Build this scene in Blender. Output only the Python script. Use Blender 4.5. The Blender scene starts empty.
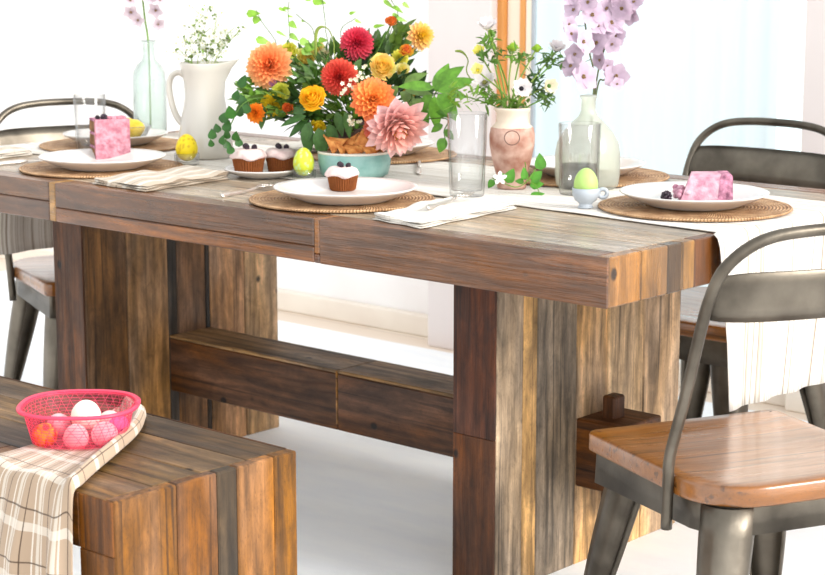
import bpy, math, random
from mathutils import Vector, Matrix, Quaternion
random.seed(7)
S = bpy.context.scene
COL = S.collection
PI = math.pi
def V(*a): return Vector(a)
def lin(c):
    return tuple(((x/255)/12.92 if x/255 <= .04045 else ((x/255+.055)/1.055)**2.4) for x in c)

# ------------------------------------------------------------------ camera
CX, CY = 412.5, 287.5
FPX = 1864.896
VX1, VX2, HZ = -1720., 2100., -60.
def _ray(px, py): return Vector((px-CX, CY-py, -FPX))
eX = (-_ray(VX1, HZ)).normalized(); eY = _ray(VX2, HZ).normalized(); eZ = eX.cross(eY)
ROT = Matrix((eX, eY, eZ))                      # camera -> world
CAM = Vector((1.822, -2.546, 1.29))
cam = bpy.data.cameras.new('camera'); co = bpy.data.objects.new('camera', cam); COL.objects.link(co)
co.matrix_world = Matrix.Translation(CAM) @ ROT.to_4x4()
cam.sensor_width = 36; cam.lens = FPX/825*36; cam.clip_start = .1; cam.clip_end = 60
cam.dof.use_dof = True; cam.dof.focus_distance = 3.45; cam.dof.aperture_fstop = 9
S.camera = co
def at(px, py, d):
    """point of the room at forward distance d seen in a given direction"""
    r = ROT @ _ray(px, py); return CAM + r*(d/FPX)
def towards_cam(p): return (CAM-p).normalized()
RIGHT = (ROT @ Vector((1, 0, 0))).normalized()
HR = V(RIGHT.x, RIGHT.y, 0).normalized()
HF = V(-HR.y, HR.x, 0)

# ------------------------------------------------------------------ mesh collector
class MB:
    def __init__(s): s.v = []; s.f = []; s.t = []; s.g = []; s.sm = []
    def add(s, verts, faces, tint=(1, 1, 1), gc=None, smooth=True):
        n = len(s.v); s.v += [Vector(p) for p in verts]
        s.f += [tuple(i+n for i in f) for f in faces]
        s.sm += [smooth]*len(faces)
        if tint and not isinstance(tint[0], (float, int)): s.t += [tuple(c) for c in tint]
        else: s.t += [tuple(tint)]*len(verts)
        s.g += [tuple(p) for p in (gc if gc else verts)]
        return n
    def merge(s, o, M=None):
        n = len(s.v); s.v += [(M @ p if M else p) for p in o.v]
        s.f += [tuple(i+n for i in f) for f in o.f]; s.sm += o.sm; s.t += o.t; s.g += o.g
    def build(s, name, mat, parent=None, sub=0, solid=0, off=None):
        me = bpy.data.meshes.new(name)
        vs = [p-off for p in s.v] if off is not None else s.v
        me.from_pydata([tuple(p) for p in vs], [], s.f)
        a = me.attributes.new('tint', 'FLOAT_COLOR', 'POINT')
        fl = []
        for c in s.t: fl += [c[0], c[1], c[2], 1]
        a.data.foreach_set('color', fl)
        a = me.attributes.new('gc', 'FLOAT_VECTOR', 'POINT')
        fl = []
        for c in s.g: fl += [c[0], c[1], c[2]]
        a.data.foreach_set('vector', fl)
        me.polygons.foreach_set('use_smooth', s.sm)
        me.materials.append(mat); me.update()
        ob = bpy.data.objects.new(name, me); COL.objects.link(ob)
        if parent: ob.parent = parent
        if solid:
            m = ob.modifiers.new('thick', 'SOLIDIFY'); m.thickness = solid; m.offset = 0
        if sub:
            m = ob.modifiers.new('sub', 'SUBSURF'); m.levels = sub; m.render_levels = sub
        return ob

def cbox(mb, lo, hi, ch=.002, tint=(1, 1, 1), axis=0, seed=None, M=None):
    """chamfered box; gc runs u along `axis`"""
    lo = Vector(lo); hi = Vector(hi); ch = min(ch, *( (hi[i]-lo[i])*.45 for i in range(3)))
    vs = []; idx = {}
    for sx in (0, 1):
        for sy in (0, 1):
            for sz in (0, 1):
                c = [hi.x if sx else lo.x, hi.y if sy else lo.y, hi.z if sz else lo.z]
                d = [-ch if sx else ch, -ch if sy else ch, -ch if sz else ch]
                for k in range(3):
                    p = list(c)
                    for j in range(3):
                        if j != k: p[j] += d[j]
                    idx[(sx, sy, sz, k)] = len(vs); vs.append(Vector(p))
    F = []
    for k in range(3):
        o = [j for j in range(3) if j != k]
        for s in (0, 1):
            q = []
            for a, b in ((0, 0), (1, 0), (1, 1), (0, 1)):
                c = [0, 0, 0]; c[k] = s; c[o[0]] = a; c[o[1]] = b; q.append(idx[(*c, k)])
            F.append((q, k, s))
    faces = []
    cen = (lo+hi)/2
    def orient(q):
        n = Vector((0, 0, 0))
        for i in range(1, len(q)-1): n += (vs[q[i]]-vs[q[0]]).cross(vs[q[i+1]]-vs[q[0]])
        m = sum((vs[i] for i in q), Vector())/len(q)
        return tuple(q) if n.dot(m-cen) > 0 else tuple(reversed(q))
    for q, k, s in F: faces.append(orient(q))
    for k in range(3):
        o = [j for j in range(3) if j != k]
        for a in (0, 1):
            for b in (0, 1):
                c0 = [0, 0, 0]; c0[o[0]] = a; c0[o[1]] = b; c1 = list(c0); c1[k] = 1
                faces.append(orient([idx[(*c0, o[0])], idx[(*c1, o[0])], idx[(*c1, o[1])], idx[(*c0, o[1])]]))
    for sx in (0, 1):
        for sy in (0, 1):
            for sz in (0, 1): faces.append(orient([idx[(sx, sy, sz, k)] for k in range(3)]))
    r = random.Random(seed if seed is not None else random.random())
    off = Vector((r.uniform(0, 40), r.uniform(0, 40), r.uniform(0, 40)))
    o = [j for j in range(3) if j != axis]
    gc = [Vector((p[axis], p[o[0]], p[o[1]]))+off for p in vs]
    if M: vs = [M @ p for p in vs]
    mb.add(vs, faces, tint, gc, smooth=False)

def frames(pts):
    T = []
    for i in range(len(pts)):
        a = pts[max(i-1, 0)]; b = pts[min(i+1, len(pts)-1)]
        T.append((b-a).normalized())
    n = T[0].orthogonal().normalized(); N = [n]
    for i in range(1, len(pts)):
        q = T[i-1].rotation_difference(T[i]); n = (q @ n); n = (n-T[i]*n.dot(T[i])).normalized(); N.append(n)
    return T, N
def tube(mb, pts, r, seg=8, tint=(1, 1, 1), cap=True, flat=1.0):
    pts = [Vector(p) for p in pts]; T, N = frames(pts); n = len(pts)
    rr = r if isinstance(r, (list, tuple)) else [r]*n
    vs = []; gc = []
    L = 0
    for i, p in enumerate(pts):
        if i: L += (pts[i]-pts[i-1]).length
        B = T[i].cross(N[i])
        for k in range(seg):
            a = 2*PI*k/seg; vs.append(p+(N[i]*math.cos(a)+B*math.sin(a)*flat)*rr[i]); gc.append((L, math.cos(a)*rr[i], math.sin(a)*rr[i]))
    fs = []
    for i in range(n-1):
        for k in range(seg):
            a = i*seg+k; b = i*seg+(k+1) % seg; fs.append((a, b, b+seg, a+seg))
    if cap: fs.append(tuple(reversed(range(seg)))); fs.append(tuple(range((n-1)*seg, n*seg)))
    mb.add(vs, fs, tint, gc)
def smooth_path(P, n=6):
    P = [Vector(p) for p in P]; out = []
    Q = [P[0]*2-P[1]]+P+[P[-1]*2-P[-2]]
    for i in range(1, len(Q)-2):
        for k in range(n):
            t = k/n; a, b, c, d = Q[i-1], Q[i], Q[i+1], Q[i+2]
            out.append(.5*((2*b)+(c-a)*t+(2*a-5*b+4*c-d)*t*t+(3*b-a-3*c+d)*t**3))
    out.append(P[-1]); return out
def lathe(mb, prof, seg=40, tint=(1, 1, 1), M=None, deform=None, tf=None):
    vs = []; tt = []
    for i, (r, z) in enumerate(prof):
        for k in range(seg):
            a = 2*PI*k/seg; p = Vector((r*math.cos(a), r*math.sin(a), z))
            if deform: p = deform(p, a, r, z)
            vs.append(p); tt.append(tf(p) if tf else tint)
    fs = []
    n = len(prof)
    for i in range(n-1):
        for k in range(seg):
            a = i*seg+k; b = i*seg+(k+1) % seg; fs.append((a, b, b+seg, a+seg))
    if prof[0][0] > 1e-6: fs.append(tuple(reversed(range(seg))))
    if prof[-1][0] > 1e-6: fs.append(tuple(range((n-1)*seg, n*seg)))
    if M: vs = [M @ p for p in vs]
    mb.add(vs, fs, tt, list(vs))
def ball(mb, c, r, tint=(1, 1, 1), seg=12, M=None, tf=None):
    if not isinstance(r, (list, tuple)): r = (r, r, r)
    prof = [(math.sin(PI*i/seg), -math.cos(PI*i/seg)) for i in range(seg+1)]
    prof[0] = (1e-7, -1); prof[-1] = (1e-7, 1)
    mt = Matrix.Translation(Vector(c)) @ (M if M else Matrix()) @ Matrix.Diagonal((*r, 1))
    lathe(mb, prof, seg*2, tint, mt, tf=tf)
def eggprof(h, w):
    out = []
    for i in range(17):
        a = PI*i/16; z = -math.cos(a); r = math.sin(a)*(1-.13*z)
        out.append((max(r*w/2, 1e-7), (z+1)*h/2))
    return out

# ------------------------------------------------------------------ tagging
def tag(o, label=None, cat=None, group=None, kind=None):
    if label: o['label'] = label
    if cat: o['category'] = cat
    if group: o['group'] = group
    if kind: o['kind'] = kind
    return o
def thing(name, label, cat, loc=(0, 0, 0), rz=0, group=None):
    o = bpy.data.objects.new(name, None); COL.objects.link(o); o.location = loc; o.rotation_euler = (0, 0, rz)
    o.empty_display_size = .03
    return tag(o, label, cat, group)
def copy_thing(o, loc, rz, label, group=None):
    r = o.copy(); COL.objects.link(r); r.location = loc; r.rotation_euler = (0, 0, rz); r['label'] = label
    if group: r['group'] = group
    for ch in o.children:
        c = ch.copy(); COL.objects.link(c); c.parent = r
        for g in ch.children:
            d = g.copy(); COL.objects.link(d); d.parent = c
    return r

# ------------------------------------------------------------------ materials
def mat(name):
    m = bpy.data.materials.new(name); m.use_nodes = True
    return m, m.node_tree, m.node_tree.nodes['Principled BSDF']
def N(nt, t, **k):
    n = nt.nodes.new(t)
    for a, b in k.items():
        if a.startswith('i_'): n.inputs[int(a[2:])].default_value = b
        else: setattr(n, a, b)
    return n
def L(nt, a, b): nt.links.new(a, b)
def simple(name, c, rough=.5, metal=0, trans=0, ior=1.45, sss=0, spec=.5, coat=0):
    m, nt, b = mat(name)
    b.inputs['Base Color'].default_value = (*lin(c), 1)
    b.inputs['Roughness'].default_value = rough; b.inputs['Metallic'].default_value = metal
    b.inputs['Transmission Weight'].default_value = trans; b.inputs['IOR'].default_value = ior
    b.inputs['Specular IOR Level'].default_value = spec; b.inputs['Coat Weight'].default_value = coat
    if sss: b.inputs['Subsurface Weight'].default_value = sss; b.inputs['Subsurface Radius'].default_value = (.02, .015, .01); b.inputs['Subsurface Scale'].default_value = .4
    return m
def noise_col(name, c1, c2, scale=20, rough=.5, bump=0, bscale=None, trl=0, detail=4, metal=0, lo=.35, hi=.65, spec=.5, stretch=(1, 1, 1)):
    m, nt, b = mat(name)
    tc = N(nt, 'ShaderNodeTexCoord'); mp = N(nt, 'ShaderNodeMapping'); mp.inputs['Scale'].default_value = stretch
    L(nt, tc.outputs['Object'], mp.inputs[0])
    n = N(nt, 'ShaderNodeTexNoise'); n.inputs['Scale'].default_value = scale; n.inputs['Detail'].default_value = detail
    L(nt, mp.outputs[0], n.inputs['Vector'])
    r = N(nt, 'ShaderNodeValToRGB'); r.color_ramp.elements[0].position = lo; r.color_ramp.elements[1].position = hi
    r.color_ramp.elements[0].color = (*lin(c1), 1); r.color_ramp.elements[1].color = (*lin(c2), 1)
    L(nt, n.outputs['Fac'], r.inputs[0]); L(nt, r.outputs[0], b.inputs['Base Color'])
    b.inputs['Roughness'].default_value = rough; b.inputs['Metallic'].default_value = metal
    b.inputs['Specular IOR Level'].default_value = spec
    if bump:
        n2 = N(nt, 'ShaderNodeTexNoise'); n2.inputs['Scale'].default_value = bscale or scale*2; n2.inputs['Detail'].default_value = 3
        L(nt, mp.outputs[0], n2.inputs['Vector'])
        bp = N(nt, 'ShaderNodeBump'); bp.inputs['Strength'].default_value = bump; bp.inputs['Distance'].default_value = .004
        L(nt, n2.outputs['Fac'], bp.inputs['Height']); L(nt, bp.outputs[0], b.inputs['Normal'])
    return m
def tinted(name, rough=.6, trl=.25, var=.12, spec=.3, sss=0, bump=0, bscale=200):
    """colour from the mesh's own petal/leaf colour, with translucency"""
    m, nt, b = mat(name)
    a = N(nt, 'ShaderNodeAttribute', attribute_name='tint')
    tc = N(nt, 'ShaderNodeTexCoord'); n = N(nt, 'ShaderNodeTexNoise'); n.inputs['Scale'].default_value = 70; n.inputs['Detail'].default_value = 3
    L(nt, tc.outputs['Object'], n.inputs['Vector'])
    mr = N(nt, 'ShaderNodeMapRange'); mr.inputs['From Min'].default_value = .3; mr.inputs['From Max'].default_value = .7
    mr.inputs['To Min'].default_value = 1-var; mr.inputs['To Max'].default_value = 1+var
    L(nt, n.outputs['Fac'], mr.inputs[0])
    vm = N(nt, 'ShaderNodeVectorMath', operation='SCALE'); L(nt, a.outputs['Color'], vm.inputs[0]); L(nt, mr.outputs[0], vm.inputs['Scale'])
    L(nt, vm.outputs[0], b.inputs['Base Color']); b.inputs['Roughness'].default_value = rough; b.inputs['Specular IOR Level'].default_value = spec
    if sss: b.inputs['Subsurface Weight'].default_value = sss; b.inputs['Subsurface Radius'].default_value = (.02, .012, .008); b.inputs['Subsurface Scale'].default_value = .3
    if bump:
        n2 = N(nt, 'ShaderNodeTexNoise'); n2.inputs['Scale'].default_value = bscale; L(nt, tc.outputs['Object'], n2.inputs['Vector'])
        bp = N(nt, 'ShaderNodeBump'); bp.inputs['Strength'].default_value = bump; bp.inputs['Distance'].default_value = .003
        L(nt, n2.outputs['Fac'], bp.inputs['Height']); L(nt, bp.outputs[0], b.inputs['Normal'])
    if trl:
        t = N(nt, 'ShaderNodeBsdfTranslucent'); L(nt, vm.outputs[0], t.inputs['Color'])
        mx = N(nt, 'ShaderNodeMixShader'); mx.inputs[0].default_value = trl
        L(nt, b.outputs[0], mx.inputs[1]); L(nt, t.outputs[0], mx.inputs[2])
        L(nt, mx.outputs[0], nt.nodes['Material Output'].inputs['Surface'])
    return m
def wood(name, rough=.5, spec=.5, contrast=1.0, holes=1.0, coat=0.0):
    m, nt, b = mat(name)
    g = N(nt, 'ShaderNodeAttribute', attribute_name='gc'); t = N(nt, 'ShaderNodeAttribute', attribute_name='tint')
    def ns(sc, stretch, det=4, dist=0, rough=.55):
        mp = N(nt, 'ShaderNodeMapping'); mp.inputs['Scale'].default_value = stretch; L(nt, g.outputs['Vector'], mp.inputs[0])
        n = N(nt, 'ShaderNodeTexNoise'); n.inputs['Scale'].default_value = sc; n.inputs['Detail'].default_value = det
        n.inputs['Distortion'].default_value = dist; n.inputs['Roughness'].default_value = rough
        L(nt, mp.outputs[0], n.inputs['Vector']); return n
    big = ns(9, (.35, 1, 1), 3, .4)
    mid = ns(34, (.09, 1, 1), 5, 1.2, .62)
    fine = ns(230, (.05, 1, 1), 3, .3)
    saw = ns(26, (.5, 1, 1), 5, 1.5, .7)
    # growth rings
    mp = N(nt, 'ShaderNodeMapping'); mp.inputs['Scale'].default_value = (.22, 1, 1); L(nt, g.outputs['Vector'], mp.inputs[0])
    wv = N(nt, 'ShaderNodeTexWave', wave_type='RINGS', rings_direction='X'); wv.inputs['Scale'].default_value = 11; wv.inputs['Distortion'].default_value = 9
    wv.inputs['Detail'].default_value = 3; wv.inputs['Detail Scale'].default_value = 1.4; L(nt, mp.outputs[0], wv.inputs['Vector'])
    def mr(src, lo, hi, a, c):
        r = N(nt, 'ShaderNodeMapRange'); r.inputs['From Min'].default_value = lo; r.inputs['From Max'].default_value = hi
        r.inputs['To Min'].default_value = a; r.inputs['To Max'].default_value = c; L(nt, src, r.inputs[0]); return r.outputs[0]
    def mul(a, c):
        x = N(nt, 'ShaderNodeMath', operation='MULTIPLY'); L(nt, a, x.inputs[0]); L(nt, c, x.inputs[1]); return x.outputs[0]
    k = contrast
    v = mul(mr(big.outputs['Fac'], .3, .7, 1-.38*k, 1+.32*k), mr(mid.outputs['Fac'], .3, .7, 1-.33*k, 1+.25*k))
    v = mul(v, mr(fine.outputs['Fac'], .3, .7, 1-.13*k, 1+.1*k))
    v = mul(v, mr(wv.outputs['Fac'], 0, 1, 1-.22*k, 1+.12*k))
    v = mul(v, mr(saw.outputs['Fac'], .3, .7, 1-.28*k, 1+.2*k))
    # nail holes and knots
    vo = N(nt, 'ShaderNodeTexVoronoi', feature='F1'); vo.inputs['Scale'].default_value = 9
    mp2 = N(nt, 'ShaderNodeMapping'); mp2.inputs['Scale'].default_value = (.8, 1, 1); L(nt, g.outputs['Vector'], mp2.inputs[0]); L(nt, mp2.outputs[0], vo.inputs['Vector'])
    h = mr(vo.outputs['Distance'], .06, .10, .1 if holes else 1, 1)
    v = mul(v, h)
    vo2 = N(nt, 'ShaderNodeTexVoronoi', feature='F1'); vo2.inputs['Scale'].default_value = 4.2
    mp3 = N(nt, 'ShaderNodeMapping'); mp3.inputs['Scale'].default_value = (.5, 1, 1); mp3.inputs['Location'].default_value = (3, 7, 1); L(nt, g.outputs['Vector'], mp3.inputs[0]); L(nt, mp3.outputs[0], vo2.inputs['Vector'])
    v = mul(v, mr(vo2.outputs['Distance'], .06, .2, .55 if holes else 1, 1))
    vm = N(nt, 'ShaderNodeVectorMath', operation='SCALE'); L(nt, t.outputs['Color'], vm.inputs[0]); L(nt, v, vm.inputs['Scale'])
    crk = ns(75, (.022, 1, 1), 3, .25)
    vm.inputs['Scale'].default_value = 1
    pit = ns(420, (.35, 1, 1), 2, 0)
    v2 = mul(mr(crk.outputs['Fac'], .58, .66, 1, .42), mr(pit.outputs['Fac'], .60, .68, 1, .72))
    v2 = mul(v, v2); L(nt, v2, vm.inputs['Scale'])
    # weathered grey patches
    gp = ns(5, (.3, 1, 1), 3, .8)
    hs = N(nt, 'ShaderNodeHueSaturation'); L(nt, vm.outputs[0], hs.inputs['Color']); L(nt, mr(gp.outputs['Fac'], .4, .68, 1.15, .85), hs.inputs['Saturation'])
    L(nt, hs.outputs[0], b.inputs['Base Color'])
    L(nt, mr(mid.outputs['Fac'], .3, .7, rough+.1, rough-.08), b.inputs['Roughness'])
    b.inputs['Specular IOR Level'].default_value = spec; b.inputs['Coat Weight'].default_value = coat; b.inputs['Coat Roughness'].default_value = .2; b.inputs['Coat IOR'].default_value = 1.55
    ad = N(nt, 'ShaderNodeMath', operation='ADD'); L(nt, mid.outputs['Fac'], ad.inputs[0]); L(nt, fine.outputs['Fac'], ad.inputs[1])
    ad2 = N(nt, 'ShaderNodeMath', operation='ADD'); L(nt, ad.outputs[0], ad2.inputs[0]); L(nt, h, ad2.inputs[1])
    bp = N(nt, 'ShaderNodeBump'); bp.inputs['Strength'].default_value = .35*k; bp.inputs['Distance'].default_value = .0025
    L(nt, ad2.outputs[0], bp.inputs['Height']); L(nt, bp.outputs[0], b.inputs['Normal'])
    return m
def striped(name, base, c2, c3, scale=90, axis=1, thr=.5, rough=.85, weave=True):
    """cloth with thin irregular stripes; stripes vary along gc[axis]"""
    m, nt, b = mat(name)
    g = N(nt, 'ShaderNodeAttribute', attribute_name='gc')
    mp = N(nt, 'ShaderNodeMapping'); s = [.6, .6, .6]; s[axis] = scale; mp.inputs['Scale'].default_value = s; L(nt, g.outputs['Vector'], mp.inputs[0])
    n = N(nt, 'ShaderNodeTexNoise'); n.inputs['Scale'].default_value = 1; n.inputs['Detail'].default_value = 3; n.inputs['Roughness'].default_value = .7; L(nt, mp.outputs[0], n.inputs['Vector'])
    r = N(nt, 'ShaderNodeValToRGB'); e = r.color_ramp.elements
    e[0].position = thr-.14; e[0].color = (*lin(c3), 1); e[1].position = thr+.06; e[1].color = (*lin(base), 1)
    x = e.new(thr-.03); x.color = (*lin(c2), 1)
    L(nt, n.outputs['Fac'], r.inputs[0]); L(nt, r.outputs[0], b.inputs['Base Color']); b.inputs['Roughness'].default_value = rough; b.inputs['Specular IOR Level'].default_value = .2
    b.inputs['Sheen Weight'].default_value = .2
    w = N(nt, 'ShaderNodeTexNoise'); w.inputs['Scale'].default_value = 400; L(nt, g.outputs['Vector'], w.inputs['Vector'])
    bp = N(nt, 'ShaderNodeBump'); bp.inputs['Strength'].default_value = .3; bp.inputs['Distance'].default_value = .001
    L(nt, w.outputs['Fac'], bp.inputs['Height']); L(nt, bp.outputs[0], b.inputs['Normal'])
    return m
def linestripes(name, base, stripes, rough=.85, trl=0):
    """stripes: list of (axis, period, offset, width, colour, strength)"""
    m, nt, b = mat(name)
    g = N(nt, 'ShaderNodeAttribute', attribute_name='gc'); sp = N(nt, 'ShaderNodeSeparateXYZ'); L(nt, g.outputs['Vector'], sp.inputs[0])
    cur = N(nt, 'ShaderNodeRGB'); cur.outputs[0].default_value = (*lin(base), 1); cur = cur.outputs[0]
    wn = N(nt, 'ShaderNodeTexNoise'); wn.inputs['Scale'].default_value = 500; L(nt, g.outputs['Vector'], wn.inputs['Vector'])
    for ax, per, off, wid, c, st in stripes:
        a = N(nt, 'ShaderNodeMath', operation='ADD'); a.inputs[1].default_value = off+50*per; L(nt, sp.outputs[ax], a.inputs[0])
        d = N(nt, 'ShaderNodeMath', operation='MODULO'); d.inputs[1].default_value = per; L(nt, a.outputs[0], d.inputs[0])
        l = N(nt, 'ShaderNodeMath', operation='LESS_THAN'); l.inputs[1].default_value = wid; L(nt, d.outputs[0], l.inputs[0])
        x = N(nt, 'ShaderNodeMath', operation='MULTIPLY'); x.inputs[1].default_value = st; L(nt, l.outputs[0], x.inputs[0])
        mx = N(nt, 'ShaderNodeMix', data_type='RGBA'); L(nt, x.outputs[0], mx.inputs[0]); L(nt, cur, mx.inputs[6]); mx.inputs[7].default_value = (*lin(c), 1); cur = mx.outputs[2]
    L(nt, cur, b.inputs['Base Color']); b.inputs['Roughness'].default_value = rough; b.inputs['Specular IOR Level'].default_value = .2; b.inputs['Sheen Weight'].default_value = .2
    bp = N(nt, 'ShaderNodeBump'); bp.inputs['Strength'].default_value = .35; bp.inputs['Distance'].default_value = .001
    L(nt, wn.outputs['Fac'], bp.inputs['Height']); L(nt, bp.outputs[0], b.inputs['Normal'])
    return m

M = {}
M['wood'] = wood('reclaimed_wood', .55, .4, 1.3)
M['top'] = wood('table_top_wood', .3, 1.0, 1.0)
M['seatwood'] = wood('chair_seat_wood', .32, .5, .5, 0, .8)
M['metal'] = noise_col('gunmetal', (70, 64, 56), (124, 116, 104), 9, .4, .12, 60, metal=.85, lo=.3, hi=.7)
M['dark_metal'] = noise_col('dark_gunmetal', (40, 37, 33), (78, 74, 68), 12, .4, .1, 60, metal=.8)
M['ceramic'] = simple('white_ceramic', (216, 211, 206), .22, coat=.3)
M['jug'] = simple('jug_enamel', (206, 201, 192), .25, coat=.4)
M['silver'] = simple('silver', (215, 208, 200), .28, .9)
def glassy(name, c, body=0, rough=.05, ior=1.45, edge=.72):
    m, nt, b = mat(name); nt.nodes.remove(b)
    t = N(nt, 'ShaderNodeBsdfTransparent'); t.inputs[0].default_value = (*lin(c), 1)
    g = N(nt, 'ShaderNodeBsdfGlossy'); g.inputs['Roughness'].default_value = rough
    lw = N(nt, 'ShaderNodeLayerWeight'); lw.inputs['Blend'].default_value = .5
    pw = N(nt, 'ShaderNodeMath', operation='POWER'); L(nt, lw.outputs['Facing'], pw.inputs[0]); pw.inputs[1].default_value = 3.0
    cm_ = N(nt, 'ShaderNodeMix', data_type='RGBA'); L(nt, pw.outputs[0], cm_.inputs[0]); cm_.inputs[6].default_value = (*lin(c), 1); cm_.inputs[7].default_value = (*lin(tuple(x*edge for x in c)), 1); L(nt, cm_.outputs[2], t.inputs[0])
    f = N(nt, 'ShaderNodeMath', operation='MULTIPLY_ADD'); L(nt, pw.outputs[0], f.inputs[0]); f.inputs[1].default_value = .5*(ior-.45); f.inputs[2].default_value = .05*(ior-.4)
    mx = N(nt, 'ShaderNodeMixShader'); L(nt, f.outputs[0], mx.inputs[0]); L(nt, t.outputs[0], mx.inputs[1]); L(nt, g.outputs[0], mx.inputs[2])
    out = mx.outputs[0]
    if body:
        d = N(nt, 'ShaderNodeBsdfDiffuse'); d.inputs[0].default_value = (*lin(c), 1); tl = N(nt, 'ShaderNodeBsdfTranslucent'); tl.inputs[0].default_value = (*lin(c), 1)
        m1 = N(nt, 'ShaderNodeMixShader'); m1.inputs[0].default_value = .6; L(nt, d.outputs[0], m1.inputs[1]); L(nt, tl.outputs[0], m1.inputs[2])
        m2 = N(nt, 'ShaderNodeMixShader'); m2.inputs[0].default_value = body; L(nt, out, m2.inputs[1]); L(nt, m1.outputs[0], m2.inputs[2]); out = m2.outputs[0]
    L(nt, out, nt.nodes['Material Output'].inputs['Surface']); return m
M['glass'] = glassy('clear_glass', (254, 254, 254))
M['cutglass'] = glassy('pressed_glass', (253, 254, 254), 0, .05, 1.6)
M['aqua'] = glassy('pale_aqua_glass', (246, 251, 249), .2, .15)
M['milky'] = glassy('milky_green_glass', (248, 250, 244), .32, .2)
M['water'] = glassy('water', (255, 255, 255), 0, .02, 1.0, .97)
M['leaf'] = tinted('leaf', .42, .28, .25, .5)
M['petal'] = tinted('petal', .65, .3, .1, .25)
M['stem'] = tinted('stem', .55, .1, .15, .3)
M['soft'] = tinted('soft_food', .8, 0, .12, .2, .15, .6, 160)
M['egg'] = tinted('egg_shell', .5, 0, .04, .4, .1)
M['lemon'] = noise_col('lemon_peel', (240, 196, 40), (250, 218, 80), 60, .45, .3, 250)
M['berry'] = noise_col('blackberry', (22, 12, 24), (52, 28, 46), 90, .3, 0)
M['chip'] = noise_col('tortilla_chip', (190, 108, 42), (232, 164, 88), 60, .7, .5, 180)
M['teal'] = noise_col('teal_stoneware', (120, 166, 160), (146, 186, 180), 30, .35, .15, 80)
M['greyblue'] = simple('grey_blue_stoneware', (172, 180, 188), .35)
M['caketop'] = noise_col('berry_frosting', (164, 98, 114), (206, 146, 158), 70, .75, .7, 150)
M['pinkcream'] = noise_col('pale_pink_frosting', (180, 124, 144), (212, 172, 184), 60, .9, .5, 150)
M['cakeside'] = noise_col('purple_frosting', (120, 70, 92), (206, 140, 165), 70, .8, .7, 150)
M['sponge'] = noise_col('sponge_cake', (96, 62, 30), (150, 106, 66), 60, .9, .9, 160)
M['frost'] = noise_col('cream_frosting', (208, 180, 178), (232, 214, 208), 40, .6, .5, 90)
M['vasewood'] = noise_col('dark_vase', (70, 48, 44), (112, 82, 74), 25, .5, .2, 90)

def two_tone(name, c_hi, c1, c2, zcut):
    m, nt, b = mat(name)
    tc = N(nt, 'ShaderNodeTexCoord'); sp = N(nt, 'ShaderNodeSeparateXYZ'); L(nt, tc.outputs['Object'], sp.inputs[0])
    n = N(nt, 'ShaderNodeTexNoise'); n.inputs['Scale'].default_value = 28; n.inputs['Detail'].default_value = 5; L(nt, tc.outputs['Object'], n.inputs['Vector'])
    r = N(nt, 'ShaderNodeValToRGB'); r.color_ramp.elements[0].position = .35; r.color_ramp.elements[1].position = .68
    r.color_ramp.elements[0].color = (*lin(c1), 1); r.color_ramp.elements[1].color = (*lin(c2), 1); L(nt, n.outputs['Fac'], r.inputs[0])
    ad = N(nt, 'ShaderNodeMath', operation='MULTIPLY_ADD'); ad.inputs[1].default_value = .006; L(nt, n.outputs['Fac'], ad.inputs[0]); L(nt, sp.outputs[2], ad.inputs[2])
    g = N(nt, 'ShaderNodeMath', operation='GREATER_THAN'); g.inputs[1].default_value = zcut; L(nt, ad.outputs[0], g.inputs[0])
    mx = N(nt, 'ShaderNodeMix', data_type='RGBA'); L(nt, g.outputs[0], mx.inputs[0]); L(nt, r.outputs[0], mx.inputs[6]); mx.inputs[7].default_value = (*lin(c_hi), 1)
    L(nt, mx.outputs[2], b.inputs['Base Color']); b.inputs['Roughness'].default_value = .6
    return m
M['terracotta'] = two_tone('terracotta_cream', (214, 198, 178), (150, 96, 76), (206, 172, 156), .135)

def woven():
    m, nt, b = mat('woven_rattan')
    tc = N(nt, 'ShaderNodeTexCoord'); sp = N(nt, 'ShaderNodeSeparateXYZ'); L(nt, tc.outputs['Object'], sp.inputs[0])
    ln = N(nt, 'ShaderNodeVectorMath', operation='LENGTH'); L(nt, tc.outputs['Object'], ln.inputs[0])
    def math_(op, a, v=None, c=None):
        x = N(nt, 'ShaderNodeMath', operation=op); L(nt, a, x.inputs[0])
        if c is not None: L(nt, c, x.inputs[1])
        elif v is not None: x.inputs[1].default_value = v
        return x.outputs[0]
    ring = math_('SINE', math_('MULTIPLY', ln.outputs['Value'], 900))
    at2 = N(nt, 'ShaderNodeMath', operation='ARCTAN2'); L(nt, sp.outputs[1], at2.inputs[0]); L(nt, sp.outputs[0], at2.inputs[1])
    tw = math_('SINE', math_('ADD', math_('MULTIPLY', at2.outputs[0], 180), c=math_('MULTIPLY', ln.outputs['Value'], 450)))
    h = math_('ADD', ring, c=tw)
    n = N(nt, 'ShaderNodeTexNoise'); n.inputs['Scale'].default_value = 35; L(nt, tc.outputs['Object'], n.inputs['Vector'])
    f = N(nt, 'ShaderNodeMath', operation='MULTIPLY_ADD'); L(nt, h, f.inputs[0]); f.inputs[1].default_value = .12; L(nt, n.outputs['Fac'], f.inputs[2])
    r = N(nt, 'ShaderNodeValToRGB'); r.color_ramp.elements[0].position = .25; r.color_ramp.elements[1].position = .75
    r.color_ramp.elements[0].color = (*lin((156, 108, 68)), 1); r.color_ramp.elements[1].color = (*lin((222, 180, 134)), 1)
    L(nt, f.outputs[0], r.inputs[0]); L(nt, r.outputs[0], b.inputs['Base Color']); b.inputs['Roughness'].default_value = .6
    bp = N(nt, 'ShaderNodeBump'); bp.inputs['Strength'].default_value = .8; bp.inputs['Distance'].default_value = .002; L(nt, h, bp.inputs['Height']); L(nt, bp.outputs[0], b.inputs['Normal'])
    return m
M['woven'] = woven()

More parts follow.
